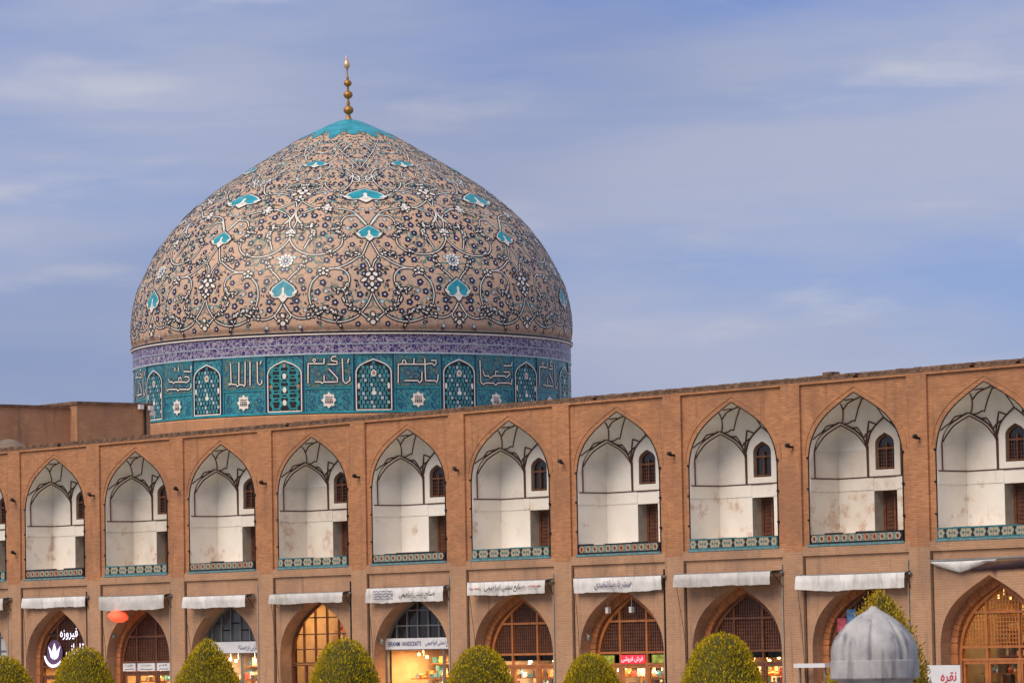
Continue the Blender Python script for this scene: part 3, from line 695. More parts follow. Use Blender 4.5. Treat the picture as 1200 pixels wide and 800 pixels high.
# ------------------------------------------------------------------ awnings
def awning(n, xl, xr, a, zt, zb_, mat, label, sag=0.0, arms=True, seed=0):
    r = random.Random(n*31+seed); e = empty('awning', (n*S, 0, zt)); tag(e, label, 'awning', 'awnings over the shops')
    k = 28; ph = r.uniform(0, 6)
    rows = [[], [], [], [], []]
    for i in range(k+1):
        t = i/k; x = xl+(xr-xl)*t; wv = .026*math.sin(t*13+ph)+.016*math.sin(t*37+ph*2)+.010*math.sin(t*61+ph*3); dz = -sag*4*t*(1-t)
        rows[0].append((x, -.02, .02)); rows[1].append((x, -a*.55, .012+wv*.15)); rows[2].append((x, -a, .0+dz*.25))
        rows[3].append((x+.006*math.sin(t*25), -a-.012+wv, (zb_-zt)*.5+dz)); rows[4].append((x+.01*math.sin(t*13+ph), -a+wv*1.5, (zb_-zt)*(1+.035*math.sin(t*9+ph))+dz+.012*r.uniform(-1, 1)))
    b = MB(); b.grid(rows); b.grid([[(x, y+.004, z-.004) for x, y, z in R] for R in rows], flip=True)
    for j in (0, k): b.face([rows[0][j], rows[1][j], rows[2][j], (rows[2][j][0], -.02, 0.0)])
    b.build('canvas', mat, e, True)
    bar = MB(); bar.tube([(xl-.03, -a+.02, .0), (xr+.05, -a+.02, 0.0)], .022, 6); bar.build('front_bar', M['grey_metal'], e)
    rl = MB(); rl.tube([(xl-.02, -.06, -.04), (xr+.12, -.06, -.04)], .045, 8); rl.build('roller', M['grey_metal'], e)
    for x in (xl+.06, xr+.03):
        m_ = MB(); m_.tube([(x, -.01, .02), (x, -a+.02, .0)], .018, 5); m_.tube([(x, -.01, -.45), (x, -a+.02, 0)], .012, 5); m_.build('arm', M['black'], e)
    c = MB(); c.tube([(xl+.02, -a+.01, -.05), (xl+.12, -a*.5, -1.6), (xl+.16, -.03, -3.4)], .010, 4); c.build('cord', M['black'], e)
    return e
AW = {-2: (.3, 4.3, .25, 3.76, 3.36, 'canvas', 'plain white awning above the end shop beside the white-paned shop'),
      -1: (.3, 4.55, .35, 3.80, 3.38, 'canvas', 'white awning above the white-paned shop'),
      0: (.29, 4.42, .12, 3.78, 3.42, 'canvas', 'flat plain white awning above the shop with the glowing tulip sign'),
      1: (.36, 4.39, .30, 3.73, 3.27, 'canvas_grey', 'sagging greyish white awning above the shop with three small plaques'),
      2: (.43, 4.09, .35, 3.62, 3.23, 'canvas', 'plain white awning above the shop with grey staggered panes'),
      3: (.22, 4.28, .30, 3.60, 3.28, 'canvas_grey', 'narrow plain grey-white awning above the amber lit glass shop'),
      4: (.25, 4.28, .20, 3.68, 3.22, 'canvas', 'white awning with black script above the handicrafts signboard'),
      5: (.43, 4.28, .30, 3.75, 3.34, 'canvas', 'white awning with black script between two lines of red print'),
      6: (.23, 4.32, .12, 3.76, 3.32, 'canvas', 'white awning with blue script above the red neon shop'),
      7: (.08, 4.29, .45, 3.76, 3.39, 'canvas_grey', 'deep plain grey-white awning standing farthest out over dark lattice'),
      8: (-.10, 4.37, .20, 3.60, 3.19, 'canvas', 'plain white awning with drooping corner behind the stone dome pillar'),
      10: (.3, 4.3, .25, 3.76, 3.36, 'canvas', 'plain white awning at the far end beyond the yellow lattice shop')}
for n, (xl, xr, a, zt, zb_, mt, lab) in AW.items():
    e = awning(n, xl, xr, a, zt, zb_, M[mt], lab, sag=.05 if n in (1, 8) else .012)
    zc = (zb_-zt)/2; yy = -a-.05
    if n == 4:
        lettering('صنایع دستی ابراهیمی', M['ink'], e, (2.95, yy, zc-.02), .27, 1.85, shear=.3, bold=.004); squiggle(e, M['ink_blue'], (1.15, yy, zc), 1.05, .34, 4, 4)
    if n == 5:
        lettering('صنایع دستی ابراهیمی', M['ink'], e, (2.35, yy, zc), .26, 2.0, shear=.25, bold=.008)
        squiggle(e, M['ink_rust'], (.85, yy, zc), .6, .10, 1, 5); squiggle(e, M['ink_rust'], (3.75, yy, zc+.03), .7, .12, 1, 6)
    if n == 6: lettering('هستر یا میناشقندی', M['ink_blue'], e, (2.15, yy, zc), .28, 1.75, shear=.3, bold=.004)
# the collapsed awning of the last visible bay
e = empty('awning', (9*S, 0, 3.84)); tag(e, 'furled slack white awning hanging in a shallow V over yellow lattice', 'awning', 'awnings over the shops')
b = MB(); rows = [[], [], []]
for i in range(25):
    t = i/24; x = .15+2.5*t; s = .26*max(0, 1-abs(t-.42)/.42)**.8
    rows[0].append((x, -.03, .03)); rows[1].append((x, -.16-.08*s, -s*.45)); rows[2].append((x, -.05, -s-.04))
b.grid(rows); b.grid([[(x, y+.006, z) for x, y, z in R] for R in rows], flip=True); b.build('canvas', M['canvas'], e, True)
b = MB(); b.tube([(.05, -.03, .04), (4.3, -.03, .06)], .04, 7); b.build('roller', M['grey_metal'], e)
# downpipes and cables on the lower wall beside each pilaster
for n in range(N0, N1+1):
    b = MB(); b.tube([(PW-.12, PY-.05, 3.95), (PW-.12, PY-.05, GZ)], .028, 6); AB(b, 'downpipe', M['reveal'] if n % 3 else M['black'], n=n)
    b = MB(); b.tube([(PW-.05, PY-.03, 4.1), (PW-.04, PY-.03, GZ)], .012, 4); AB(b, 'wall_cable', M['black'], n=n)
    b = MB(); b.tube([(.04, PY-.02, 4.1), (.05, PY-.02, GZ)], .014, 4); AB(b, 'wall_cable', M['black'], n=n)
    if n in (1, 6, 4):
        l = MB(); l.lathe([(0, -.10), (.06, -.08), (.07, .02), (.03, .08), (0, .08)], 8, (.55, PY+.12, 2.35 if n == 1 else 1.95)); l.tube([(.55, PY+.12, 2.4 if n == 1 else 2.0), (.33, PY+.12, 2.5 if n == 1 else 2.1)], .012, 4); AB(l, 'wall_lamp', M['grey_metal'], n=n)
    if n == 6:
        for x in (1.35, 2.45): l = MB(); l.tube([(x, .3, 3.15), (x, .3, 2.85)], .01, 4); l.box(x-.06, x+.06, .24, .36, 2.68, 2.86); AB(l, 'hanging_lamp', M['white_metal'], n=n)

# ------------------------------------------------------------------ signs
def plate(name, n, xc, zc, w, h, y, mat, label, cat='sign', group=None, d=.06):
    e = empty(name, (n*S+xc, y, zc)); tag(e, label, cat, group); b = MB(); b.box(-w/2, w/2, 0, d, -h/2, h/2); b.build('board', mat, e)
    return e
neon_w = simple('sign_glow', (.8, .8, .9), .5, var=0, emit=(.80, .78, 1.0), estr=.75)
e = empty('lit_sign', (C0, .50, 1.98)); tag(e, 'glowing white lettering and tulip emblem mounted on brown lattice under an arch', 'sign')
for z in (.48, -.12): b = MB(); b.box(-1.15, 1.3, .012, .04, z-.02, z+.02); b.build('rail', M['black'], e)
lettering('فیروزه', neon_w, e, (.25, -.01, .48), .42, 1.15, depth=.03, bold=.01)
lettering('آقاجانی', neon_w, e, (.72, -.01, -.10), .62, 1.35, depth=.03, bold=.012)
em = empty('emblem', (-.72, -.02, -.12), e); violet = simple('violet_paint', (.12, .06, .16), .5, var=0)
b = MB(); b.face([(.52*math.cos(t), 0, .44*math.sin(t)-.05) for t in np.linspace(0, 6.2832, 24, endpoint=False)]); b.build('emblem_disc', violet, em)
for s, pts in enumerate(([(0, -.32), (.16, -.12), (.10, .10), (0, .30), (-.10, .10), (-.16, -.12)], [(.05, -.32), (.24, -.22), (.40, .18), (.20, .02)], [(-.05, -.32), (-.24, -.22), (-.40, .18), (-.20, .02)])):
    b = MB(); b.face([(x, -.012-.003*s, z) for x, z in pts]); b.build('petal', neon_w, em)
b = MB(); b.tube([(.6*math.cos(t)-.05, -.02, .5*math.sin(t)-.05) for t in np.linspace(3.4, 5.6, 12)], [.03+.03*math.sin(math.pi*k/11) for k in range(12)], 5); b.build('swash', neon_w, em)
for k, (xa, xb_, tx) in enumerate(((.64, 1.42, 'نقره'), (1.55, 2.62, 'صنایع دستی'), (2.75, 3.55, 'قلم'))):
    e = plate('plaque', 1, (xa+xb_)/2, 1.235, xb_-xa, .27, .50, M['sign_white'], ['small white plaque with two lines of print at the brick ring end', 'widest white plaque with two lines of print, between two smaller ones', 'small white plaque with print beside the downpipe'][k] + ' above shop doors', 'sign', 'white plaques in a row', d=.04)
    lettering(tx, M['ink'], e, (0, -.002, .055), .09, (xb_-xa)*.6); squiggle(e, M['ink'], (0, -.006, -.07), (xb_-xa)*.75, .07, 1, k)
e = plate('shop_sign', 2, C0+.1, 1.86, 3.3, .38, .49, M['sign_white'], 'white signboard with one line of dark flowing script below grey staggered panes', 'sign', d=.05)
lettering('قلمزنی برجسته', M['ink_blue'], e, (.85, -.002, 0), .27, 1.35, shear=.3)
e = plate('shop_sign', 4, C0-.02, 1.87, 3.75, .36, .49, M['sign_white'], 'white signboard lettered in blue capitals and script over a bright shop window', 'sign', d=.05)
lettering('EBRAHIMI  HANDICRAFTS', M['ink_blue'], e, (-.85, -.002, 0), .15, 1.75, fa=False, bold=.012); lettering('صنایع دستی ابراهیمی', M['ink_blue'], e, (1.0, -.002, 0), .25, 1.5, shear=.3, bold=.004)
e = plate('neon_sign', 6, C0, 1.27, 1.12, .26, .52, simple('neon_backing', (.25, .02, .03), .5, emit=(1, .03, .05), estr=.7), 'glowing red neon sign with pink lettering between green panels', 'sign', d=.03)
lettering('فرش فروشی', simple('neon_pink', (.9, .3, .35), .5, var=0, emit=(1, .22, .25), estr=2.2), e, (0, -.01, 0), .19, 1.0, depth=.015, bold=.012)
for x in (.85, 3.55): pl = plate('green_panel', 6, x, 1.27, .95, .25, .53, simple('green_print_%d' % int(x*10), (.30, .36, .05), .5, var=.7, scale=7), 'yellow-green printed panel %s the red neon sign' % ('on the brick ring side of' if x < 2 else 'on the downpipe side of'), 'panel', d=.03)
e = plate('silver_sign', 9, 1.18, .60, 1.25, .78, -.75, M['sign_white'], 'square white board with one red word, standing by the pilaster', 'sign', d=.04)
lettering('نقره', M['ink_red'], e, (.18, -.003, .03), .34, .62, shear=.15, bold=.02)
b = MB(); b.box(-.58, -.53, .042, .08, GZ-.60+.14, .3); b.box(.53, .58, .042, .08, GZ-.60+.14, .3); b.build('post', M['grey_metal'], e)
e = plate('flat_sign', 8, .65, 1.02, 1.3, .12, -.45, M['sign_white'], 'thin white strip sign beside the grey stone dome pillar', 'sign', d=.3)
b = MB(); b.box(-.55, -.5, .1, .16, GZ-1.02+.14, -.06); b.box(.5, .55, .1, .16, GZ-1.02+.14, -.06); b.build('post', M['grey_metal'], e)
for k, (x, z, c) in enumerate(((1.05, 2.15, (.45, .08, .12)), (1.45, 2.4, (.10, .22, .42)), (1.3, 1.9, (.20, .30, .28)))):
    plate('poster', 8, x, z, .38, .42, .50, simple('poster_print_%d' % k, c, .6, var=.5, scale=9), ['crimson', 'blue', 'greyish green'][k] + ' poster on the lattice behind the yellow conifer', 'poster', 'posters on the lattice', d=.02)
# orange-red lantern under the awning corner
e = empty('lantern', (6.75, -.30, 3.02)); tag(e, 'orange-red oval lantern hanging under a greyish awning corner', 'lantern')
b = MB(); b.lathe([(.05, -.20), (.22, -.17), (.36, -.06), (.37, .03), (.26, .15), (.06, .20)], 20); o = b.build('shade', simple('lantern_paper', (.75, .12, .05), .6, var=.08, emit=(1.0, .12, .05), estr=.55), e, True); o.rotation_euler = (0, R_(14), 0)
b = MB(); b.tube([(0, 0, .18), (0, 0, .38)], .008, 4); b.build('cord', M['black'], e)

# ------------------------------------------------------------------ mosque dome
VINES = [
  [(0.0, 15.72), (1.1, 15.93), (2.7, 16.17), (3.6, 16.33), (5.4, 16.44), (6.2, 16.62), (6.8, 16.93), (6.5, 17.22), (6.3, 17.43), (5.7, 17.6), (6.0, 17.89), (7.4, 18.12), (9.6, 18.17), (11.3, 18.15), (12.3, 18.08)],
  [(0.0, 17.11), (1.0, 16.69), (2.4, 16.34), (3.9, 16.06), (6.0, 15.89), (8.4, 15.82), (10.8, 15.87), (13.3, 16.03)],
  [(14.2, 16.07), (15.5, 16.07), (17.6, 16.01), (19.8, 16.12), (21.5, 16.41), (22.5, 16.76)],
  [(12.3, 18.08), (13.6, 17.87), (15.2, 17.55), (15.8, 17.13), (15.6, 16.77), (14.9, 16.42), (14.2, 16.21)],
  [(11.3, 18.15), (9.2, 18.18), (7.1, 18.29), (5.1, 18.47), (3.5, 18.65), (2.3, 18.74), (1.2, 19.09), (0.3, 19.41)],
  [(2.3, 18.72), (0.9, 18.46), (0.4, 18.25), (0.3, 18.11)],
  [(0.6, 20.13), (2.5, 20.47), (3.9, 20.66)],
  [(3.6, 20.6), (6.5, 20.55), (7.9, 20.32), (8.5, 20.02), (8.5, 19.83), (7.6, 19.61), (7.7, 19.27), (9.1, 19.02), (11.1, 18.88), (14.2, 18.81), (17.0, 18.86), (19.7, 19.05), (21.8, 19.39), (22.8, 19.7)],
  [(22.1, 17.58), (20.4, 17.93), (18.8, 18.17), (17.8, 18.42), (17.2, 18.64), (17.1, 18.84)],
  [(17.9, 19.12), (16.7, 19.52), (15.8, 19.74), (16.9, 20.04), (19.7, 20.28), (21.7, 20.6), (22.1, 20.75)],
  [(22.5, 16.73), (21.2, 16.37), (20.5, 16.09), (22.7, 15.75)],
  [(0.6, 20.17), (2.2, 20.49), (4.2, 20.76), (7.1, 20.9), (10.4, 20.96), (12.6, 21.01), (15.6, 20.99), (18.6, 21.14), (21.4, 21.39), (22.4, 21.67), (20.5, 21.85), (18.0, 21.93), (15.5, 21.99)],
  [(22.4, 19.9), (23.5, 20.29), (23.8, 20.56), (26.5, 20.84), (30.8, 21.04), (33.4, 20.99)],
  [(22.7, 21.09), (23.7, 21.37), (26.9, 21.66), (30.7, 21.79), (34.0, 21.8)],
  [(22.3, 20.88), (22.1, 20.61), (20.5, 20.34), (17.6, 20.13)],
  [(0.6, 22.21), (3.5, 22.5), (4.2, 22.71), (7.1, 22.94), (11.2, 22.98)],
  [(3.9, 22.57), (4.6, 22.21), (7.5, 21.83), (10.0, 21.8), (13.1, 21.95), (14.8, 22.23), (12.8, 22.31)],
  [(15.9, 21.96), (15.9, 22.1), (20.8, 22.26), (21.3, 22.01)],
]
FLOWERS = [(4.8, 19.24), (13.0, 19.77), (13.9, 19.27), (19.2, 19.6), (8.3, 18.54), (11.6, 18.55), (15.8, 18.09), (17.9, 17.68), (2.1, 18.26), (8.0, 17.71), (12.4, 17.56), (13.7, 17.14), (11.2, 16.85), (9.3, 16.67), (3.1, 17.0), (3.7, 15.72), (18.9, 16.78), (10.9, 19.47), (3.9, 20.13), (16.1, 20.63), (11.9, 20.48), (7.2, 16.27), (19.0, 16.43), (12.0, 21.49), (15.6, 21.44), (12.1, 20.47), (12.6, 20.15), (13.0, 19.76), (16.2, 20.62), (19.0, 19.59), (7.9, 22.72), (8.6, 22.15), (19.4, 20.67)]
LEAVES = [
  [(3.6, 16.28), (5.4, 16.42), (6.5, 16.62), (7.0, 16.9), (6.6, 17.15), (8.2, 17.18), (9.7, 17.26)],
  [(6.6, 17.15), (6.4, 17.38), (6.9, 17.46)],
  [(16.3, 16.08), (14.6, 16.21), (14.3, 16.42), (15.4, 16.56)],
  [(13.6, 16.07), (12.5, 16.31), (11.7, 16.45), (10.9, 16.31), (9.7, 16.27), (9.1, 16.06), (8.4, 15.72)],
  [(2.3, 18.72), (3.6, 18.79), (5.4, 18.83), (6.2, 18.7)],
  [(8.3, 20.24), (8.8, 20.02), (9.6, 19.91), (10.9, 19.99)],
  [(8.6, 19.87), (7.8, 19.64), (7.2, 19.57)],
  [(17.8, 18.79), (17.3, 18.56), (17.7, 18.35), (18.5, 18.24)],
  [(19.9, 20.13), (17.9, 20.16), (16.0, 19.97), (15.8, 19.74), (16.5, 19.59)],
  [(9.8, 18.87), (11.2, 18.95), (10.8, 18.8)],
  [(15.5, 20.19), (17.2, 20.16), (15.9, 19.87), (16.2, 19.67)],
  [(11.2, 21.11), (12.6, 21.01), (13.3, 20.85)],
  [(11.7, 20.91), (12.7, 21.05), (13.7, 21.15)],
  [(31.4, 21.05), (33.1, 20.96), (32.8, 20.82)],
  [(21.7, 19.96), (22.4, 19.9), (23.5, 19.97)],
  [(8.6, 21.76), (10.1, 21.83)],
  [(19.7, 22.04), (22.3, 22.19), (22.1, 21.84)],
]
KUFIC = {
    1: [[(3.0, 14.0), (5.6, 13.97), (5.7, 14.22)], [(-3.5, 13.74), (-3.3, 13.61), (-1.7, 13.59), (-1.5, 13.52), (-0.7, 13.58), (3.2, 13.54), (3.9, 13.51), (5.0, 13.6), (4.8, 13.75), (3.2, 13.77)], [(0.9, 13.62), (0.8, 13.74), (1.7, 13.76), (1.9, 13.61)], [(-4.6, 13.32), (-4.1, 13.22), (-3.6, 13.29), (-0.0, 13.25), (0.5, 13.17), (1.1, 13.24), (4.9, 13.2), (5.6, 13.3), (5.6, 13.45)], [(-0.7, 14.21), (-0.7, 14.06)], [(0.8, 14.22), (0.8, 14.04)]],
    2: [[(-3.7, 14.22), (-3.6, 13.31), (-4.3, 13.26), (-4.3, 13.34), (-3.6, 13.31), (-2.1, 13.27), (-1.8, 13.19), (-1.1, 13.26), (-0.1, 13.25), (0.2, 13.18), (0.5, 13.25), (0.6, 14.24)], [(-1.2, 14.23), (-1.3, 13.29)], [(2.0, 14.23), (1.9, 13.19)], [(4.0, 14.21), (4.0, 13.32), (4.6, 13.2), (5.2, 13.29), (5.2, 13.41)], [(4.8, 14.11), (5.1, 14.25)]],
    3: [[(-3.9, 14.2), (-3.6, 14.27), (-3.1, 14.22), (-3.5, 14.11), (-3.9, 14.2)], [(-5.2, 13.22), (-5.1, 14.06), (-1.1, 14.04), (-1.0, 14.26)], [(-0.2, 14.01), (2.2, 14.0), (2.2, 14.12), (0.8, 14.16), (0.7, 14.25), (1.1, 14.33), (2.0, 14.35)], [(0.1, 13.81), (2.2, 13.41), (2.2, 13.24), (-1.3, 13.25), (-1.6, 13.18), (-2.0, 13.26), (-3.4, 13.26)], [(-1.1, 13.3), (-1.1, 13.52)], [(3.5, 14.24), (3.6, 13.28), (4.3, 13.16), (5.3, 13.3), (5.3, 13.45)], [(4.8, 14.04), (5.1, 14.24)]],
    4: [[(-5.1, 13.17), (-5.0, 13.98), (2.1, 13.98), (3.8, 14.02), (4.4, 13.92), (4.9, 14.02), (4.9, 14.15), (3.6, 14.15)], [(-4.0, 14.01), (-3.8, 14.15), (-3.2, 14.15), (-3.0, 14.01)], [(-1.0, 13.98), (-0.9, 14.22)], [(-3.5, 13.27), (-0.0, 13.27), (0.4, 13.17), (1.0, 13.27), (1.1, 13.64)], [(1.9, 14.22), (2.0, 13.27), (4.6, 13.27), (4.9, 13.17), (5.3, 13.34), (5.4, 13.54)]],
    5: [[(2.7, 13.99), (5.5, 14.01), (5.9, 14.19)], [(-4.1, 13.72), (-3.6, 13.52), (-2.3, 13.52), (-1.8, 13.42), (-0.8, 13.53), (3.0, 13.55), (3.7, 13.48), (4.9, 13.63), (4.6, 13.73), (2.7, 13.72)], [(-0.1, 13.57), (-0.0, 13.74), (0.8, 13.74)], [(-5.0, 14.19), (-4.8, 13.24), (-4.1, 13.14), (-3.4, 13.21), (-0.8, 13.22), (-0.1, 13.12), (0.7, 13.23), (4.6, 13.25), (5.4, 13.19), (5.7, 13.43)]],
}
AX, AY = -22.379, 32.282; TB = -31.9            # axis of the dome; azimuth of the first motif axis
PROF = [(25.88, 0.0), (25.69, 0.62), (25.26, 1.56), (24.83, 2.42), (24.28, 3.34), (23.75, 4.22), (23.1, 5.24), (22.6, 6.02), (21.7, 7.15), (20.8, 8.05), (20.37, 8.40), (19.59, 8.93), (18.54, 9.49), (17.79, 9.79), (16.86, 9.98), (16.16, 10.03), (15.54, 9.99)]
_pd = catmull(PROF, 6); _pz = np.array([p[0] for p in _pd][::-1]); _pr = np.array([p[1] for p in _pd][::-1]); RD = 9.90
def rad(z): return float(np.interp(z, _pz, _pr)) if z > 15.54 else RD
def dome_pt(th, z, off=0.0):
    """th in degrees (world azimuth about the axis)"""
    r = rad(z); dz = .05; s = (rad(z+dz)-rad(z-dz))/(2*dz) if 15.6 < z < 25.8 else 0
    n = Vector((1, 0, -s)).normalized(); a = R_(th); rr = r+n.x*off
    return Vector((rr*math.cos(a), rr*math.sin(a), z+n.z*off))
def dome_frame(th, z, off):
    p = dome_pt(th, z, off); e1 = Vector((-math.sin(R_(th)), math.cos(R_(th)), 0)); q = dome_pt(th, z+.05, off)
    e2 = (q-p).normalized(); n = e1.cross(e2).normalized()
    return Matrix(((e1.x, e2.x, n.x, p.x), (e1.y, e2.y, n.y, p.y), (e1.z, e2.z, n.z, p.z), (0, 0, 0, 1)))
mosque = empty('domed_mosque', (AX, AY, GZ)); tag(mosque, 'mosque dome clad in cream and turquoise arabesque tiles above a turquoise inscribed drum', 'mosque')
mz = Vector((0, 0, -GZ))
def DB(mb, name, mats, parent=None, smooth=False):
    o = mb.build(name, mats, parent or mosque, smooth)
    if parent is None: o.location = mz
    return o
def dome_mat():
    m, nt, b = mat_nodes('dome_tile'); L, N, noise, ramp, mix, math_ = nodes_kit(nt)
    tc = N('ShaderNodeTexCoord'); p = tc.outputs['Object']
    col = mix(ramp(noise(p, .55, 5, .6), .3, .7), (.60, .395, .265), (.50, .36, .27))
    col = mix(ramp(noise(p, 3.2, 6, .6), .56, .64, 0, .55), col, (.17, .27, .23))          # faint green-blue leaf tracery
    col = mix(ramp(noise(p, 5.5, 4, .6, 1.2), .58, .63, 0, .6), col, (.14, .11, .12))
    col = mix(ramp(noise(p, 9.0, 3, .5), .60, .66, 0, .5), col, (.66, .52, .38))
    L.new(col, b.inputs['Base Color']); b.inputs['Roughness'].default_value = .62
    return m
def band_mat():
    m, nt, b = mat_nodes('inscription_band'); L, N, noise, ramp, mix, math_ = nodes_kit(nt)
    tc = N('ShaderNodeTexCoord'); p = tc.outputs['Object']
    v = N('ShaderNodeTexVoronoi'); v.feature = 'DISTANCE_TO_EDGE'; v.inputs['Scale'].default_value = 4.5; L.new(p, v.inputs['Vector'])
    col = mix(ramp(noise(p, 6.5, 5, .6, 1.0), .42, .53), (.27, .25, .37), (.024, .022, .16))
    col = mix(ramp(v.outputs[0], .03, .07, .75, 0), col, (.52, .49, .52)); col = mix(ramp(noise(p, 14, 3), .58, .64, 0, .7), col, (.35, .22, .2))
    L.new(col, b.inputs['Base Color']); b.inputs['Roughness'].default_value = .4; return m
def drum_mat(name, c1, c2, c3):
    m, nt, b = mat_nodes(name); L, N, noise, ramp, mix, math_ = nodes_kit(nt)
    tc = N('ShaderNodeTexCoord'); p = tc.outputs['Object']
    v = N('ShaderNodeTexVoronoi'); v.feature = 'DISTANCE_TO_EDGE'; v.inputs['Scale'].default_value = 5.0; L.new(p, v.inputs['Vector'])
    col = mix(ramp(noise(p, 3.0, 5, .6), .42, .6), c1, c2); col = mix(ramp(v.outputs[0], .02, .06, .8, 0), col, c3); col = mix(ramp(noise(p, 9, 4, .6, 1), .50, .58, 0, .8), col, (.012, .05, .11))
    L.new(col, b.inputs['Base Color']); b.inputs['Roughness'].default_value = .35; return m
M['dome'] = dome_mat(); M['band'] = band_mat(); M['drum'] = drum_mat('drum_tile', (.03, .28, .34), (.07, .33, .34), (.012, .10, .22)); M['drum2'] = drum_mat('drum_tile_olive', (.035, .22, .25), (.15, .23, .15), (.012, .10, .24))
# --- shell, drum and bands
b = MB(); zs = sorted(set([15.36, 15.54]+list(np.linspace(15.6, 25.8, 60))+[25.87])); NS = 160
def ring(r, z): return [(r*math.cos(6.28318*j/NS), r*math.sin(6.28318*j/NS), z) for j in range(NS)]
b.grid([ring(rad(z) if z > 15.5 else 9.985, z) for z in zs], close=True); DB(b, 'dome_shell', M['dome'], smooth=True)
b = MB(); b.grid([ring(9.97, 15.28), ring(10.03, 15.29), ring(10.03, 15.34), ring(9.97, 15.36)], close=True); DB(b, 'white_moulding', M['tile_white'])
b = MB(); b.grid([ring(9.97, 15.36), ring(10.045, 15.365), ring(10.045, 15.42), ring(9.97, 15.44)], close=True); DB(b, 'black_moulding', M['tile_black'])
b = MB(); b.grid([ring(RD+.04, 14.50), ring(RD+.04, 15.29)], close=True); DB(b, 'inscription_band', M['band'], smooth=True)
b = MB(); b.grid([ring(RD+.06, 14.86), ring(RD+.06, 14.89)], close=True); b.grid([ring(RD, 14.43), ring(RD+.06, 14.44), ring(RD+.06, 14.50), ring(RD, 14.51)], close=True); DB(b, 'band_line', M['tile_pale'])
b = MB(); b.grid([ring(RD-.02, 11.9), ring(RD-.02, 14.45)], close=True); DB(b, 'drum', M['drum'], smooth=True)
b = MB(); b.grid([ring(RD, 11.90), ring(RD+.05, 11.91), ring(RD+.05, 11.98), ring(RD, 11.99)], close=True); DB(b, 'drum_sill', M['cyan'])
b = MB(); b.grid([ring(RD+.12, 8.0), ring(RD+.12, 11.80), ring(RD-.05, 11.91)], close=True); DB(b, 'drum_base', M['brick_old'])
b = MB(); b.box(-12.5, 12.5, -12.5, 12.5, GZ, 10.2); DB(b, 'prayer_hall', M['brick_old'])
def strip(mb, path, w, off, m=0, th_fn=None):
    """ribbon laid on the dome along (azimuth, height) points"""
    P = [dome_pt(t, z, off) for t, z in path]; L_, R2 = [], []; n = len(P)
    for k in range(n):
        t = P[min(k+1, n-1)]-P[max(k-1, 0)]
        if t.length < 1e-7: t = Vector((0, 0, 1))
        nrm = (dome_pt(path[k][0], path[k][1], off+.1)-P[k]).normalized(); s = t.normalized().cross(nrm)
        ww = (w[k] if isinstance(w, (list, tuple)) else w)*.5*min(1, .35+rad(path[k][1])/11)
        L_.append(P[k]-s*ww); R2.append(P[k]+s*ww)
    mb.grid([L_, R2], m)
def sectors(): return [(TB+45*k, s) for k in range(8) for s in (1, -1)]
vr = random.Random(11)
EXTRA = []
for z, r, ph in ((23.05, 2.6, 5.6), (23.10, 2.6, 16.8), (23.55, 3.0, 11.2), (23.95, 3.2, 5.6), (24.0, 3.2, 16.8), (24.3, 4, 11.2), (22.55, 2.2, 19), (22.4, 2.2, 3)):
    EXTRA.append([(ph+r*math.cos(a)*(1-a/14), z+.24*math.sin(a)*(1-a/14)) for a in np.linspace(0, 5.6, 16)])
EXTRA.append([(0, 24.6), (6, 24.2), (11, 23.8), (17, 23.4), (22.5, 23.15)]); EXTRA.append([(22.5, 24.6), (16, 24.3), (11, 23.95), (6, 23.6), (0, 23.0)]); EXTRA.append([(0, 22.35), (6, 22.6), (12, 23.0), (22.5, 23.2)])
SPIR = []
for _ in range(46):
    z0 = vr.uniform(15.9, 22.8); p0 = vr.uniform(1, 21.5); rr = vr.uniform(.18, .42); kk = 57.3/rad(z0); a0 = vr.uniform(0, 6.28); sg = vr.choice((-1, 1))
    SPIR.append([(p0+rr*kk*math.cos(a0+sg*a)*(1-a/9), z0+rr*.8*math.sin(a0+sg*a)*(1-a/9)) for a in np.linspace(0, 5.5, 14)])
vine_sm = [[tuple(p) for p in catmull(v, 5)] for v in VINES if len(v) > 1]; ext_sm = [[tuple(p) for p in catmull(v, 2)] for v in EXTRA]
def disc(mb, th, z, r, off, m=0, n=8, sq=1.0, rot=0.0, lob=0.0, ln=5):
    F = dome_frame(th, z, off); pts = []
    for j in range(n):
        a = 6.28318*j/n; q = r*(1+lob*math.cos(ln*a)); x, y = q*math.cos(a), q*sq*math.sin(a); c, s = math.cos(rot), math.sin(rot)
        pts.append(F @ Vector((x*c-y*s, x*s+y*c, 0)))
    mb.face(pts, m)
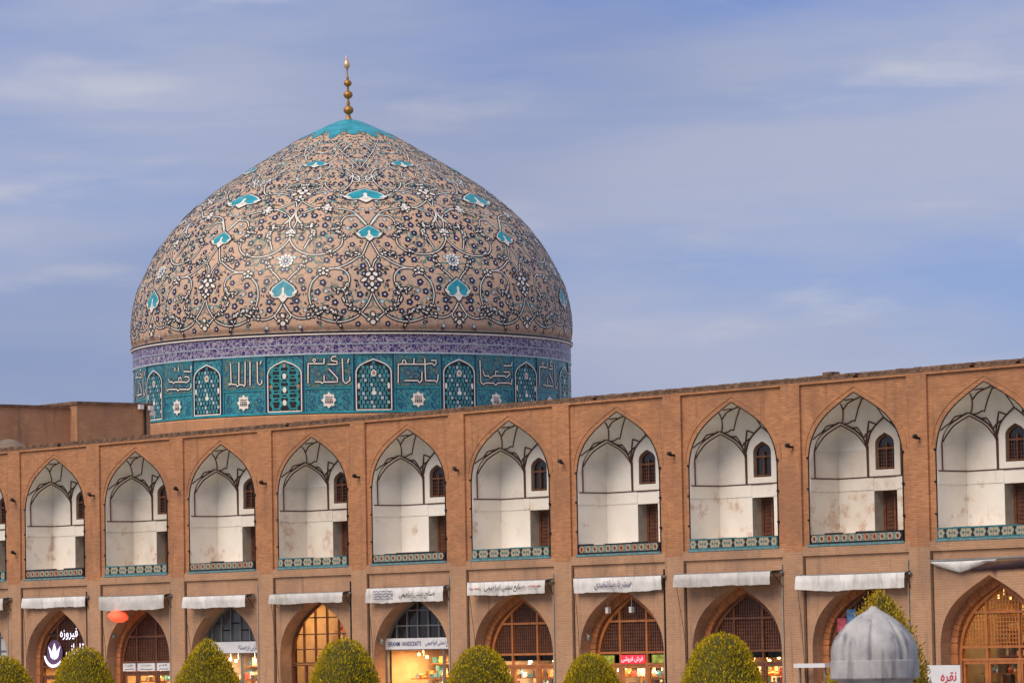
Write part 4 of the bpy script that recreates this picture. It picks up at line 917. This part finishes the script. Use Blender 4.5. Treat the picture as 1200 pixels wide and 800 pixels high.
for k8 in range(8):
    base = TB+45*k8
    o_, w_, t_ = MB(), MB(), MB()
    for s in (1, -1):
        for v in vine_sm:
            P = [(base+s*a, z) for a, z in v]; strip(o_, P, .150, .008); strip(w_, P, .042, .012)
        for v in ext_sm:
            P = [(base+s*a, z) for a, z in v]; strip(o_, P, .13, .008); strip(w_, P, .040, .013)
        for v in SPIR:
            strip(t_, [(base+s*a, z) for a, z in v], .05, .006)
        lr = random.Random(5)
        for lf in LEAVES:
            P = [tuple(p) for p in catmull(lf, 3)]
            for i, (a, z) in enumerate(P):
                r = .076+.030*math.sin(i*2.1); dx = (.075 if i % 2 else -.075)*57.3/rad(z)*.8; rot = lr.uniform(0, 3)
                disc(o_, base+s*(a+dx), z+(.05 if i % 3 else -.05), r+.045, .012, 0, 8, .7, s*rot); disc(w_, base+s*(a+dx), z+(.05 if i % 3 else -.05), r*.72, .018, 0, 8, .48, s*rot)
            strip(o_, [(base+s*a, z) for a, z in P], .19, .011)
    so = DB(w_, 'scrollwork', M['tile_white']); tag(so, kind='stuff'); oo = o_.build('scroll_outline', M['tile_black'], so); tag(oo, kind='stuff'); td = t_.build('tendrils', simple('tendril_%d' % k8, (.15, .20, .17), .5, var=.2) if k8 == 0 else bpy.data.materials['tendril_0'], so); tag(td, kind='stuff')
# --- lotus palmettes (one shared mesh per size)
def lotus_mesh(w, h, body):
    b = MB()
    def poly(pts, z, m): b.face([(x*w, y*h, z*.9-((x*w)**2+(y*h)**2)/19.0) for x, y in pts], m)
    out = [(0, .58), (.13, .46), (.30, .34), (.50, .17), (.60, -.06), (.54, -.28), (.36, -.38), (.20, -.36), (.11, -.50), (0, -.62)]
    full = out+[(-x, y) for x, y in out[-2:0:-1]]
    poly([(x*1.16, y*1.14) for x, y in full][::-1], .018, 0)
    poly([(x*1.0, y*1.0) for x, y in full][::-1], .026, 1)
    inn = [(0, .53), (.13, .40), (.32, .27), (.48, .10), (.55, -.08), (.48, -.26), (.33, -.33), (.18, -.28), (.07, -.12)]
    poly((inn+[(-x, y) for x, y in inn[-1:0:-1]])[::-1], .036, 2)
    poly([(0, .16), (.07, .06), (.04, -.06), (.08, -.24), (0, -.36), (-.08, -.24), (-.04, -.06), (-.07, .06)][::-1], .046, 1)
    for s in (-1, 1): poly([(s*.40, -.26), (s*.62, -.16), (s*.66, .02), (s*.56, -.04), (s*.46, -.12)][::(-1 if s > 0 else 1)], .040, 1)
    return b.mesh('lotus', [M['tile_black'], M['tile_white'], M['cyan']])
def flip_fix(me):
    return me
LOT_A = lotus_mesh(.98, .88, 0); LOT_B = lotus_mesh(.88, .74, 0); LOT_C = lotus_mesh(1.5, .86, 0); LOT_D = lotus_mesh(.9, .58, 0)
def tile_obj(name, me, th, z, off=.0): return inst(name, me, mosque, mat=Matrix.Translation(mz) @ dome_frame(th, z, off))
for k in range(8):
    tB = TB+45*k; tA = tB+22.5
    tile_obj('lotus', LOT_A, tA, 17.26, .012); tile_obj('lotus', LOT_B, tB, 19.77, .012); tile_obj('lotus', LOT_C, tB, 21.58, .008); tile_obj('lotus', LOT_D, tA, 23.25, .012)
# trefoil clusters, cups and sunflowers on the axes
def cluster(shapes):
    b = MB()
    for x, y, r, sq, rot in shapes:
        for g, zz, m in ((.055, .012, 0), (0, .018, 1)):
            c, s = math.cos(rot), math.sin(rot); pts = []
            for j in range(10):
                a = 6.28318*j/10; u, v = (r+g)*math.cos(a), (r*sq+g)*math.sin(a); pts.append((x+u*c-v*s, y+u*s+v*c, zz))
            b.face(pts, m)
    return b.mesh('palmette', [M['tile_black'], M['tile_white']])
TREF = cluster([(x*.95, y, r*.82, s, q) for x, y, r, s, q in [(0, .40, .11, .8, 0), (-.16, .18, .14, .7, .6), (.16, .18, .14, .7, -.6), (-.36, -.08, .17, .5, .5), (.36, -.08, .17, .5, -.5), (0, 0, .13, 1, 0), (0, -.28, .10, 1.3, 0), (-.15, -.46, .09, .7, .4), (.15, -.46, .09, .7, -.4), (0, -.56, .08, 1, 0)]])
CUP = cluster([(x, y, r*.8, s, q) for x, y, r, s, q in [(0, 0, .14, .9, 0), (-.18, .12, .10, .6, .8), (.18, .12, .10, .6, -.8), (0, .34, .10, 1.2, .78)]])
KNOT = cluster([(x*1.05, y*1.05, r*.72, s, q) for x, y, r, s, q in [(0, .10, .10, .8, 0), (-.15, 0, .11, .6, .4), (.15, 0, .11, .6, -.4), (0, -.12, .10, .8, 0), (-.13, -.16, .07, .7, 0), (.13, -.16, .07, .7, 0)]])
def sun_mesh():
    b = MB()
    def dd(x, y, r, z, m, n=10): b.face([(x+r*math.cos(6.28318*j/n), y+r*math.sin(6.28318*j/n), z) for j in range(n)], m)
    dd(0, 0, .34, .016, 0, 16)
    for k in range(11): a = 6.28318*k/11; dd(.27*math.cos(a), .27*math.sin(a), .072, .026, 1, 7)
    dd(0, 0, .19, .030, 3, 14); dd(0, 0, .12, .036, 2, 10); dd(0, 0, .05, .042, 1, 8)
    return b.mesh('sunflower', [M['tile_black'], M['tile_white'], M['navy'], M['tile_pale']])
SUNF = sun_mesh()
for k in range(8):
    tB = TB+45*k; tA = tB+22.5
    tile_obj('palmette', TREF, tB, 17.72); tile_obj('palmette', CUP, tB, 15.80); tile_obj('palmette', CUP, tA, 15.82); tile_obj('sunflower', SUNF, tA, 18.57); tile_obj('palmette', KNOT, tA, 19.85); tile_obj('palmette', TREF, tA, 21.75)
    for s in (1, -1): tile_obj('palmette', KNOT, tB+s*12.3, 18.08); tile_obj('palmette', KNOT, tB+s*12.6, 21.0)
# --- rosettes: the ones that face the square are single tiles, the rest one mass
def rosette_mesh(r, cm):
    b = MB()
    def dd(rr, z, m, lob=0, n=15): b.face([(rr*(1+lob*math.cos(5*6.28318*j/n))*math.cos(6.28318*j/n), rr*(1+lob*math.cos(5*6.28318*j/n))*math.sin(6.28318*j/n), z) for j in range(n)], m)
    dd(r, .008, 0, .15); dd(r*.80, .012, 1, .10); dd(r*.27, .016, 2, 0, 9)
    return b.mesh('rosette', [M['tile_black'], cm, M['tile_white']])
ROS = [rosette_mesh(.15, M['navy']), rosette_mesh(.125, M['navy']), rosette_mesh(.10, M['tile_pale']), rosette_mesh(.088, M['navy'])]
def clear_of(p, z, lst, d):
    k = rad(z)/57.3
    return all((p-a)**2*k*k+(z-q)**2 > d*d for a, q in lst)
half = []; vpts = [q for v in vine_sm for q in v[::2]]
for i, (p, z) in enumerate(FLOWERS): half.append((p, z, 0 if i % 3 else 1))
tries = 0
while len(half) < 105 and tries < 9000:
    tries += 1; z = 15.62+8.7*(vr.random()**.8); p = vr.uniform(.5, 22.0)
    if clear_of(p, z, [(a, q) for a, q, _ in half], .30) and clear_of(p, z, vpts, .17): half.append((p, z, vr.choice((1, 2, 2, 3, 3))))
allr = []
for t0, s in sectors():
    for p, z, kd in half: allr.append((t0+s*p, z, kd))
CAZ = math.degrees(math.atan2(CAM.y-AY, CAM.x-AX))
def facing(t): return math.cos(R_(t-CAZ))
big = sorted(allr, key=lambda q: -(facing(q[0])-.25*q[2]-(.08*max(0, q[1]-20))))
for t, z, kd in big[:290]: tile_obj('rosette', ROS[kd], t, z)
b = MB()
for t, z, kd in big[290:]:
    r = (.15, .125, .10, .088)[kd]; disc(b, t, z, r, .008, 0, 10, 1, 0, .13); disc(b, t, z, r*.78, .012, 1 if kd != 2 else 3, 8); disc(b, t, z, r*.26, .016, 2, 6)
o = DB(b, 'small_rosettes', [M['tile_black'], M['navy'], M['tile_white'], M['tile_pale']]); tag(o, kind='stuff')
# scattered leaflets
b = MB(); lv = []
for _ in range(430): lv.append((vr.uniform(.3, 22.2), 15.5+9.1*(vr.random()**.75), vr.choice((0, 0, 0, 0, 0, 1, 1, 1, 3, 3)), vr.uniform(0, 3.1), vr.uniform(.06, .12)))
for _ in range(420): lv.append((vr.uniform(.2, 22.3), 20.6+4.5*vr.random()**.85, vr.choice((0, 0, 0, 0, 1, 1, 3)), vr.uniform(0, 3.1), vr.uniform(.045, .075)))
for t0, s in sectors():
    for p, z, m, rot, r in lv: disc(b, t0+s*p, z, r, .009, m, 6, .5, s*rot)
o = DB(b, 'leaflets', [M['tile_black'], simple('teal_leaf', (.06, .25, .24), .5, var=.3), M['tile_white'], M['navy']]); tag(o, kind='stuff')
# --- turquoise cap with pendants
b = MB(); rows = []; NC = 192
def cap_low(j):
    a = (j/NC*16) % 1; u = abs(a-.5)*2; return 25.06-(.40+.12*math.sin(int(j/NC*16)*2.4))*(1-u)**1.5-.05*math.cos(a*6.28*3)
for k in range(11):
    u = k/10; rows.append([tuple(dome_pt(360*j/NC+TB+11.25, cap_low(j)+(25.84-cap_low(j))*u, .02)) for j in range(NC)])
b.grid(rows, close=True); DB(b, 'turquoise_cap', M['cyan'], smooth=True)
# --- gilded finial
fin = empty('finial', mz, mosque)
LEFT = Vector((-math.cos(YAW), -math.sin(YAW), 0))
def fax(z): d = max(0, z-25.9); k = .012*d+.030*max(0, d-1.7)**1.5; return (LEFT.x*k, LEFT.y*k)
def fpart(name, prof, mat): b = MB(); b.lathe(prof, 16, axis=fax); return b.build(name, mat, fin, True)
fpart('collar', [(.26, 25.70), (.17, 25.84), (.10, 25.95), (.09, 26.05)], M['gold'])
def ball(z, r, sq=.85): return [(.06, z-r*sq)]+[(max(.05, r*math.cos(a)), z+r*sq*math.sin(a)) for a in np.linspace(-1.35, 1.35, 11)]+[(.06, z+r*sq)]
for z, r in ((26.27, .235), (26.97, .215), (27.50, .185)): fpart('ball', ball(z, r), M['gold'])
fpart('stem', [(.07, 26.0), (.06, 26.4), (.08, 26.55), (.055, 26.7), (.05, 27.2), (.05, 27.7), (.07, 27.75), (.028, 27.85), (.026, 28.10), (.05, 28.16)], M['gold'])
fpart('flame', [(.03, 28.14), (.11, 28.22), (.15, 28.34), (.12, 28.46), (.055, 28.54), (.065, 28.60), (.03, 28.70), (.005, 28.80)], M['gold_pale'])
# --- drum: windows, inscription panels, medallions
def cyl(u, z, off): a = u/RD; return Vector(((RD+off)*math.cos(a), (RD+off)*math.sin(a), z))     # u metres round the drum, local frame at azimuth 0
def cyl_poly(b, pts, off, m=0):
    b.face([cyl(u, z, off) for u, z in pts], m)
def cyl_strip(b, path, w, off, m=0, closed=False):
    P = [Vector(p) for p in path]; n = len(P); A, B_ = [], []
    for k in range(n):
        t = (P[min(k+1, n-1)]-P[max(k-1, 0)]).normalized(); s = Vector((-t.y, t.x)); A.append(cyl(*(P[k]+s*w/2), off)); B_.append(cyl(*(P[k]-s*w/2), off))
    b.grid([B_, A], m)
def dense(pts, d=.15):
    out = []
    for a, c in zip(pts[:-1], pts[1:]):
        n = max(1, int(math.hypot(c[0]-a[0], c[1]-a[1])/d))
        out += [(a[0]+(c[0]-a[0])*k/n, a[1]+(c[1]-a[1])*k/n) for k in range(n)]
    return out+[pts[-1]]
WHW, WTOP, WSPR = .76, 14.20, 13.62
def win_top(u): t = min(1, abs(u)/WHW); return WTOP-(WTOP-WSPR)*drop(t)/1.85
def in_win(u, z, e=.05): return abs(u) < WHW-e and 12.04 < z < win_top(u)-e*1.2
def drum_window_meshes(style):
    wp = [(-WHW, 12.02)]+[(WHW*t, win_top(WHW*t)) for t in ARCH_T]+[(WHW, 12.02), (-WHW, 12.02)]
    fr = MB(); cyl_strip(fr, dense(wp), .048, .05); 
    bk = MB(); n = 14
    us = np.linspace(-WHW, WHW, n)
    for a, c in zip(us[:-1], us[1:]): bk.face([cyl(a, 12.02, .012), cyl(c, 12.02, .012), cyl(c, win_top(c), .012), cyl(a, win_top(a), .012)])  # flat black face painted in place of the dark window recess
    la = MB(); r = random.Random(style)
    if style == 0:
        for cx, cz, R0 in [(x*.38, 12.2+z*.33+(.165 if x % 2 else 0), .24) for x in range(-2, 3) for z in range(7)]:
            seg = []
            for j in range(21):
                a = 6.28318*j/20; u, z = cx+R0*math.cos(a), cz+R0*math.sin(a)
                if in_win(u, z): seg.append((u, z))
                else:
                    if len(seg) > 1: cyl_strip(la, seg, .055, .030, 0)
                    seg = []
            if len(seg) > 1: cyl_strip(la, seg, .055, .030, 0)
        for cx, cz in [(0, 13.55), (0, 12.95), (0, 12.4)]:
            cyl_poly(la, [(cx+.09*math.cos(a), cz+.13*math.sin(a)) for a in np.linspace(0, 6.28, 8, endpoint=False)], .04, 1)
        for cx, cz in [(0, 14.0), (.62, 13.1), (-.62, 13.1)]: cyl_poly(la, [(cx+.07*math.cos(a), cz+.09*math.sin(a)) for a in np.linspace(0, 6.28, 6, endpoint=False)], .04, 2)
    else:
        for iz_ in range(11):
            for ix in range(-4, 5):
                u = ix*.18+(.09 if iz_ % 2 else 0); z = 12.15+iz_*.19
                if in_win(u, z, .09):
                    cyl_poly(la, [(u+.075*math.cos(a), z+.075*math.sin(a)) for a in np.linspace(0, 6.28, 6, endpoint=False)], .034, 0 if (ix+iz_) % 4 else 3)
                    for du, dz_ in ((.09, .19), (-.09, .19)):
                        if in_win(u+du, z+dz_, .08) and r.random() < .9: cyl_strip(la, [(u, z), (u+du, z+dz_)], .045, .028, 0)
        cyl_poly(la, [(.12*math.cos(a), 13.6+.15*math.sin(a)) for a in np.linspace(0, 6.28, 10, endpoint=False)], .042, 1)
        cyl_poly(la, [(.07*math.cos(a), 13.6+.09*math.sin(a)) for a in np.linspace(0, 6.28, 10, endpoint=False)], .048, 2)
        cyl_poly(la, [(.10*math.cos(a), 12.75+.10*math.sin(a)) for a in np.linspace(0, 6.28, 8, endpoint=False)], .042, 1)
        for s in (-1, 1): cyl_poly(la, [(s*.65+.05*math.cos(a), 13.05+.14*math.sin(a)) for a in np.linspace(0, 6.28, 8, endpoint=False)], .042, 1)
    return fr.mesh('window', M['tile_white']), bk.mesh('dark_panel', M['tile_black']), la.mesh('lattice', [simple('lattice_tile_%d' % style, (.03, .30, .34) if style == 0 else (.05, .26, .32), .35, var=.3, scale=4), M['tile_white'], M['tile_peach'], M['tile_pale']])
DW = [drum_window_meshes(0), drum_window_meshes(1)]
PHW = 1.03
def panel_meshes(idx):
    deg = RD*math.pi/180
    p = MB(); us = np.linspace(-PHW, PHW, 9)
    for a, c in zip(us[:-1], us[1:]): p.face([cyl(a, 13.03, .012), cyl(c, 13.03, .012), cyl(c, 14.38, .012), cyl(a, 14.38, .012)])
    fr = MB()
    for P in ([(-PHW, 11.99), (-PHW, 14.42)], [(PHW, 11.99), (PHW, 14.42)]): cyl_strip(fr, P, .04, .03)
    cyl_strip(fr, dense([(-PHW, 12.98), (PHW, 12.98)]), .06, .026); cyl_strip(fr, dense([(-PHW, 14.40), (PHW, 14.40)]), .05, .028)
    nl = MB()
    for s in (-1, 1): cyl_strip(nl, [(s*(PHW+.06), 11.99), (s*(PHW+.06), 14.42)], .06, .034)
    ge = MB()
    for u, z in ((-.45, 13.6), (.15, 13.7), (.5, 13.45), (-.1, 13.35)):
        q = .17; cyl_strip(ge, [(u-q, z), (u, z+q), (u+q, z), (u, z-q), (u-q, z)], .05, .020)
    for u in (-.75, .75):
        for z in (12.2, 12.55): q = .13; cyl_strip(ge, [(u-q, z), (u, z+q), (u+q, z), (u, z-q), (u-q, z)], .035, .02)
    st = KUFIC[idx]; out = MB(); le = MB()
    for s in st:
        P = dense([(a*deg, z) for a, z in s], .12); cyl_strip(out, P, .150, .024); cyl_strip(le, P, .052, .030)
    return p.mesh('inscription_panel', M['drum2']), fr.mesh('tile_border', M['cyan']), nl.mesh('navy_line', M['navy']), ge.mesh('tile_diamonds', simple('blue_lines_%d' % idx, (.015, .07, .22), .4, var=.2)), out.mesh('letter_outline', M['tile_black']), le.mesh('lettering', M['tile_white'])
PANELS = {i: panel_meshes(i) for i in KUFIC}
def medal_meshes():
    b = MB(); cyl_poly(b, [(.33*(1 if k % 2 == 0 else .74)*math.cos(math.pi*k/8), 12.46+.36*(1 if k % 2 == 0 else .74)*math.sin(math.pi*k/8)) for k in range(16)], .034)
    l = MB(); r = random.Random(4)
    for k in range(4): z = 12.34+.08*k; cyl_strip(l, [(-.16, z), (-.05, z+.02), (.03, z), (.16, z+.01)], .028, .044)
    for u in (-.14, -.04, .06, .15): cyl_strip(l, [(u, 12.33), (u, 12.46)] if r.random() < .5 else [(u, 12.46), (u, 12.6)], .03, .046)
    return b.mesh('medallion', M['tile_white']), l.mesh('medallion_script', M['tile_black'])
MED, MEDL = medal_meshes()
def rotm(th): return Matrix.Translation(mz) @ Matrix.Rotation(R_(th), 4, 'Z')
for k in range(16):
    th = TB+22.5*k
    f_, b_, l_ = DW[(0, 1, 1)[k % 3] if k not in (15, 0, 1) else (0 if k == 15 else 1)]
    w = inst('drum_window', f_, mosque, mat=rotm(th)); inst('dark_panel', b_, w); inst('lattice', l_, w)
    j = k+1 if k < 8 else k-15            # panel between window k and k+1, relative to the first window
    idx = {-2: 2, -3: 1, -1: 3, 0: 4, 1: 5}.get(k if k < 8 else k-16, 1+(k % 5))
    p = PANELS[idx]; q = inst('inscription_panel', p[0], mosque, mat=rotm(th+11.25))
    for nm, me in zip(('tile_border', 'navy_line', 'tile_diamonds', 'letter_outline', 'lettering'), p[1:]):
        g_ = inst(nm, me, q)
        if nm in ('tile_diamonds', 'navy_line'): tag(g_, kind='stuff')
    md = inst('medallion', MED, mosque, mat=rotm(th+11.25)); inst('medallion_script', MEDL, md)

# ------------------------------------------------------------------ brick block behind the arcade
blk = empty('brick_building', (-10.5, 5, 8.99)); tag(blk, 'weathered plain brick block rising behind the arcade beside the dome', 'building')
bo = Vector((10.5, -5, -8.99))
def BB(mb, name, mat): o = mb.build(name, mat, blk); o.location = bo; return o
b = MB(); b.box(-20, -8.28, 8.0, 11.48, 9.0, 11.50); BB(b, 'wall', M['brick_old'])
b = MB(); b.box(-20, -8.22, 7.94, 11.54, 11.50, 11.62); BB(b, 'coping', M['brick_coping'])
b = MB(); b.box(-20, -8.76, .62, 8.0, 9.0, 11.36); BB(b, 'wall', M['brick_old'])
b = MB(); b.box(-20, -8.70, .58, 7.93, 11.36, 11.46); BB(b, 'coping', M['brick_coping'])
b = MB(); b.tube([(-8.23, 11.2, 9.0), (-8.23, 11.2, 11.55)], .05, 6); BB(b, 'downpipe', M['black'])
for y, z in ((10.95, 11.46), (11.42, 11.42), (11.50, 11.22)):
    b = MB(); b.box(-8.24, -8.08, y-.10, y+.10, z-.09, z+.09); b.box(-8.30, -8.24, y-.03, y+.03, z-.03, z+.03); BB(b, 'floodlight', M['white_metal'])
# low grey roof cupola just behind the parapet
e = empty('roof_cupola', (-5.45, 3.0, 9.0)); tag(e, 'low grey cupola on the roof just behind the parapet', 'cupola')
b = MB(); b.lathe([(.95, 0), (.90, .35), (.72, .62), (.42, .80), (.15, .90), (0, .92)], 24); b.build('cap', simple('cupola_plaster', (.20, .15, .115), .9, var=.25), e, True)
b = MB(); b.lathe([(1.05, 0), (1.05, .14), (.94, .16)], 24); b.build('kerb', M['brick_coping'], e)

# ------------------------------------------------------------------ clipped bushes
def leaf_mat(name, c1, c2, c3):
    m, nt, b = mat_nodes(name); L, N, noise, ramp, mix, math_ = nodes_kit(nt)
    geo = N('ShaderNodeNewGeometry'); rnd = geo.outputs['Random Per Island']; tc = N('ShaderNodeTexCoord')
    col = mix(ramp(rnd, 0, 1), c1, c2); col = mix(ramp(noise(tc.outputs['Object'], 2.6, 4), .42, .66, 0, .8), col, c3)
    L.new(col, b.inputs['Base Color']); b.inputs['Roughness'].default_value = .6
    b.inputs['Specular IOR Level'].default_value = .15; b.inputs['Roughness'].default_value = .8
    return m
BUSHM = leaf_mat('clipped_leaf', (.29, .225, .008), (.72, .52, .016), (.45, .355, .011)); CONM = leaf_mat('golden_leaf', (.42, .28, .02), (.55, .37, .03), (.28, .24, .025))
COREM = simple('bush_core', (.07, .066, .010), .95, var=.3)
BPROF = [(0, .0), (.05, .20), (.12, .33), (.25, .47), (.45, .61), (.7, .73), (.95, .83), (1.2, .90), (1.7, .98), (2.2, 1.0), (2.7, .95), (3.0, .80), (3.1, .6)]
def bush_mesh(H, R0, prof, nleaf, seed, mat, size=.055, spiky=0.0, squat=1.0):
    r = random.Random(seed); dmax = prof[-1][0]; dd = [p[0]*H/dmax for p in prof]; rr = [p[1]*R0 for p in prof]
    lump = [(r.uniform(0, 6.28), r.uniform(.1, H), r.uniform(-.09, .075)) for _ in range(34)]
    def R(d, a):
        q = float(np.interp(d, dd, rr)); f = 1.0
        for la, ld, s in lump:
            da = (a-la+math.pi) % 6.28318-math.pi; f += s*math.exp(-(da*da*2.2+((d-ld)/.38)**2))
        return q*f
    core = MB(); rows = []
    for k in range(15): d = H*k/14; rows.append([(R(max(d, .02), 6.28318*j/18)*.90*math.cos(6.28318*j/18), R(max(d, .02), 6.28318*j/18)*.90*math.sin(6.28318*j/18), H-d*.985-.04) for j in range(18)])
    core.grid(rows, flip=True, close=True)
    lv = MB()
    area = np.cumsum([np.interp((k+.5)*H/60, dd, rr)+.03 for k in range(60)]); area = area/area[-1]
    for _ in range(nleaf):
        d = (float(np.interp(r.random(), np.concatenate([[0], area]), np.linspace(0, H, 61)))); a = r.uniform(0, 6.28318)
        q = R(d, a)*(1-.13*r.random()**2)+r.gauss(0, .028)+(spiky*r.random()**3 if spiky else 0)
        p = Vector((q*math.cos(a), q*math.sin(a), H-d)); nrm = Vector((math.cos(a), math.sin(a), .5+(.9 if d < .35 else 0))).normalized()
        t = (nrm*.75+Vector((r.gauss(0, .5), r.gauss(0, .5), r.gauss(.9, .45)))).normalized(); s = t.cross(Vector((r.gauss(0, 1), r.gauss(0, 1), r.gauss(0, 1)))).normalized()
        L = size*r.uniform(.8, 2.0); w = size*r.uniform(.18, .34)
        lv.face([p-s*w*.4, p+t*L*.5-s*w, p+t*L, p+t*L*.5+s*w])
    return core.mesh('core', COREM, True), lv.mesh('crown', mat)
def bush(name, x, y, top, R0, seed, label, prof=BPROF, mat=None, nleaf=17000, spiky=0.05, size=.047, group='clipped bushes before the arcade', cat='bush'):
    e = empty(name, (x, y, GZ)); tag(e, label, cat, group); H = top-GZ-.12
    c, l = bush_mesh(H, R0, prof, nleaf, seed, mat or BUSHM, size, spiky)
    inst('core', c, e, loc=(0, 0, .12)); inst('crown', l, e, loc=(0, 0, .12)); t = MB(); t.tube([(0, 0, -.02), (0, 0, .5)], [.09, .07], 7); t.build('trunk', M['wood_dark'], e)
def at_px(px_, py_, D): return CAM + (_r*((px_-600)/5000)+_u*((400-py_)/5000)+_w)*D
for k, (px_, py_, D, R0, lab) in enumerate(((4, 766, 118, .92, 'clipped golden-green bush in front of the white-paned shop'), (98, 755, 114, .93, 'clipped golden-green bush in front of the glowing tulip sign'),
        (243, 746, 110, .90, 'pointed clipped golden-green bush before the grey staggered panes'), (403, 745, 106, .99, 'large clipped golden-green bush before the amber lit glass'),
        (562, 754, 108, .93, 'clipped golden-green bush before the orange wooden shopfront'), (692, 763, 112, .84, 'small clipped golden-green bush before the red neon shop'), (846, 739, 92, 1.0, 'broadest clipped golden-green bush, before the dark lattice under the deepest awning'))):
    p = at_px(px_, py_+3, D); pr = BPROF if k != 2 else [(0, 0), (.1, .16), (.3, .36), (.6, .58), (1.0, .82), (1.3, .95), (2.2, 1.0), (3.1, .7)]
    bush('clipped_bush', p.x, p.y, p.z, R0, 20+k, lab, prof=pr)
p = at_px(1030, 693, 80)
bush('golden_conifer', p.x, p.y, p.z, 1.0, 77, 'loose yellow conifer with ragged pointed top behind the stone dome pillar', prof=[(0, 0), (.1, .10), (.4, .30), (.8, .52), (1.4, .78), (2.2, .97), (3.2, 1.0), (3.8, .8)], mat=CONM, nleaf=20000, spiky=.16, size=.055, group=None, cat='conifer')

# ------------------------------------------------------------------ grey stone pillar with ribbed dome
p = at_px(1023.5, 710, 30.0)
e = empty('stone_pillar', (p.x, p.y, GZ)); tag(e, 'grey weathered stone pillar with a ribbed onion-shaped dome top', 'pillar'); zt = p.z-GZ
def stone():
    m, nt, b = mat_nodes('grey_marble'); L, N, noise, ramp, mix, math_ = nodes_kit(nt); tc = N('ShaderNodeTexCoord'); v = tc.outputs['Object']
    mp = N('ShaderNodeMapping'); mp.inputs['Scale'].default_value = (7, 7, .9); L.new(v, mp.inputs[0])
    col = mix(ramp(noise(v, 5, 7, .65), .35, .68), (.46, .46, .46), (.32, .325, .335)); col = mix(ramp(noise(mp.outputs[0], 1.4, 6, .6), .50, .66, 0, .75), col, (.13, .135, .15))
    col = mix(ramp(noise(v, 13, 4), .6, .7, 0, .5), col, (.47, .46, .44)); L.new(col, b.inputs['Base Color']); b.inputs['Roughness'].default_value = .75; return m
ST = stone()
b = MB(); prof = [(.010, 0), (.026, -.004), (.034, -.016), (.05, -.028), (.078, -.045), (.12, -.070), (.165, -.102), (.205, -.137), (.238, -.173), (.268, -.21), (.288, -.247), (.301, -.285), (.306, -.32), (.305, -.375)]; rows = []; n = 192
pc = [tuple(q) for q in catmull(prof, 4)]
for r_, z in pc:
    k = min(1, max(0, (-z-.03)/.12))
    rows.append([((r_*(1-.11*k*max(0, math.cos(8*6.28318*j/n+.4))**8))*math.cos(6.28318*j/n), (r_*(1-.11*k*max(0, math.cos(8*6.28318*j/n+.4))**8))*math.sin(6.28318*j/n), zt+z) for j in range(n)])
b.grid(rows, flip=True, close=True); b.build('dome_cap', ST, e, True)
b = MB(); b.lathe([(.304, zt-.375), (.312, zt-.38), (.312, zt-.50), (.30, zt-.51), (.27, zt-.515)], 48); b.build('collar', ST, e)
b = MB(); b.lathe([(.34, 0), (.34, .25), (.26, .30), (.245, .6), (.24, zt-.58), (.27, zt-.512)], 32); b.build('shaft', ST, e)
# ------------------------------------------------------------------ out-of-focus sapling reaching in from the side
q0 = at_px(1138, 668, 11.0); q1 = at_px(1205, 661, 11.0); q2 = at_px(1320, 700, 11.0); tr = at_px(1345, 760, 11.0)
e = empty('bare_sapling', (tr.x, tr.y, GZ)); tag(e, 'blurred dark twig of a bare sapling reaching across the last arch', 'sapling')
off = Vector((-tr.x, -tr.y, -GZ))
b = MB(); b.tube([Vector((tr.x, tr.y, GZ))+off, Vector((tr.x, tr.y, GZ+1.8))+off, q2+off+Vector((.02, 0, .1)), Vector((tr.x-.05, tr.y+.05, GZ+4.0))+off], [.035, .028, .024, .012], 7); b.build('trunk', simple('dark_bark', (.03, .012, .016), .9, var=.3), e)
b = MB(); b.tube([q2+off, (q1+q2)/2+off+Vector((0, 0, .03)), q1+off, (q0+q1)/2+off, q0+off], [.018, .018, .016, .012, .007], 6); b.build('twig', bpy.data.materials['dark_bark'], e)
lf = MB(); rl = random.Random(2)
for k in range(6):
    t = rl.random(); pp = q0.lerp(q1, t)+off; v = Vector((rl.gauss(0, 1), rl.gauss(0, 1), rl.gauss(0, .5))).normalized(); w = v.cross(Vector((0, 0, 1))).normalized()
    lf.face([pp, pp+v*.012+w*.006, pp+v*.03, pp+v*.012-w*.006])
lf.build('buds', simple('maroon_bud', (.10, .015, .03), .7, var=.2), e)
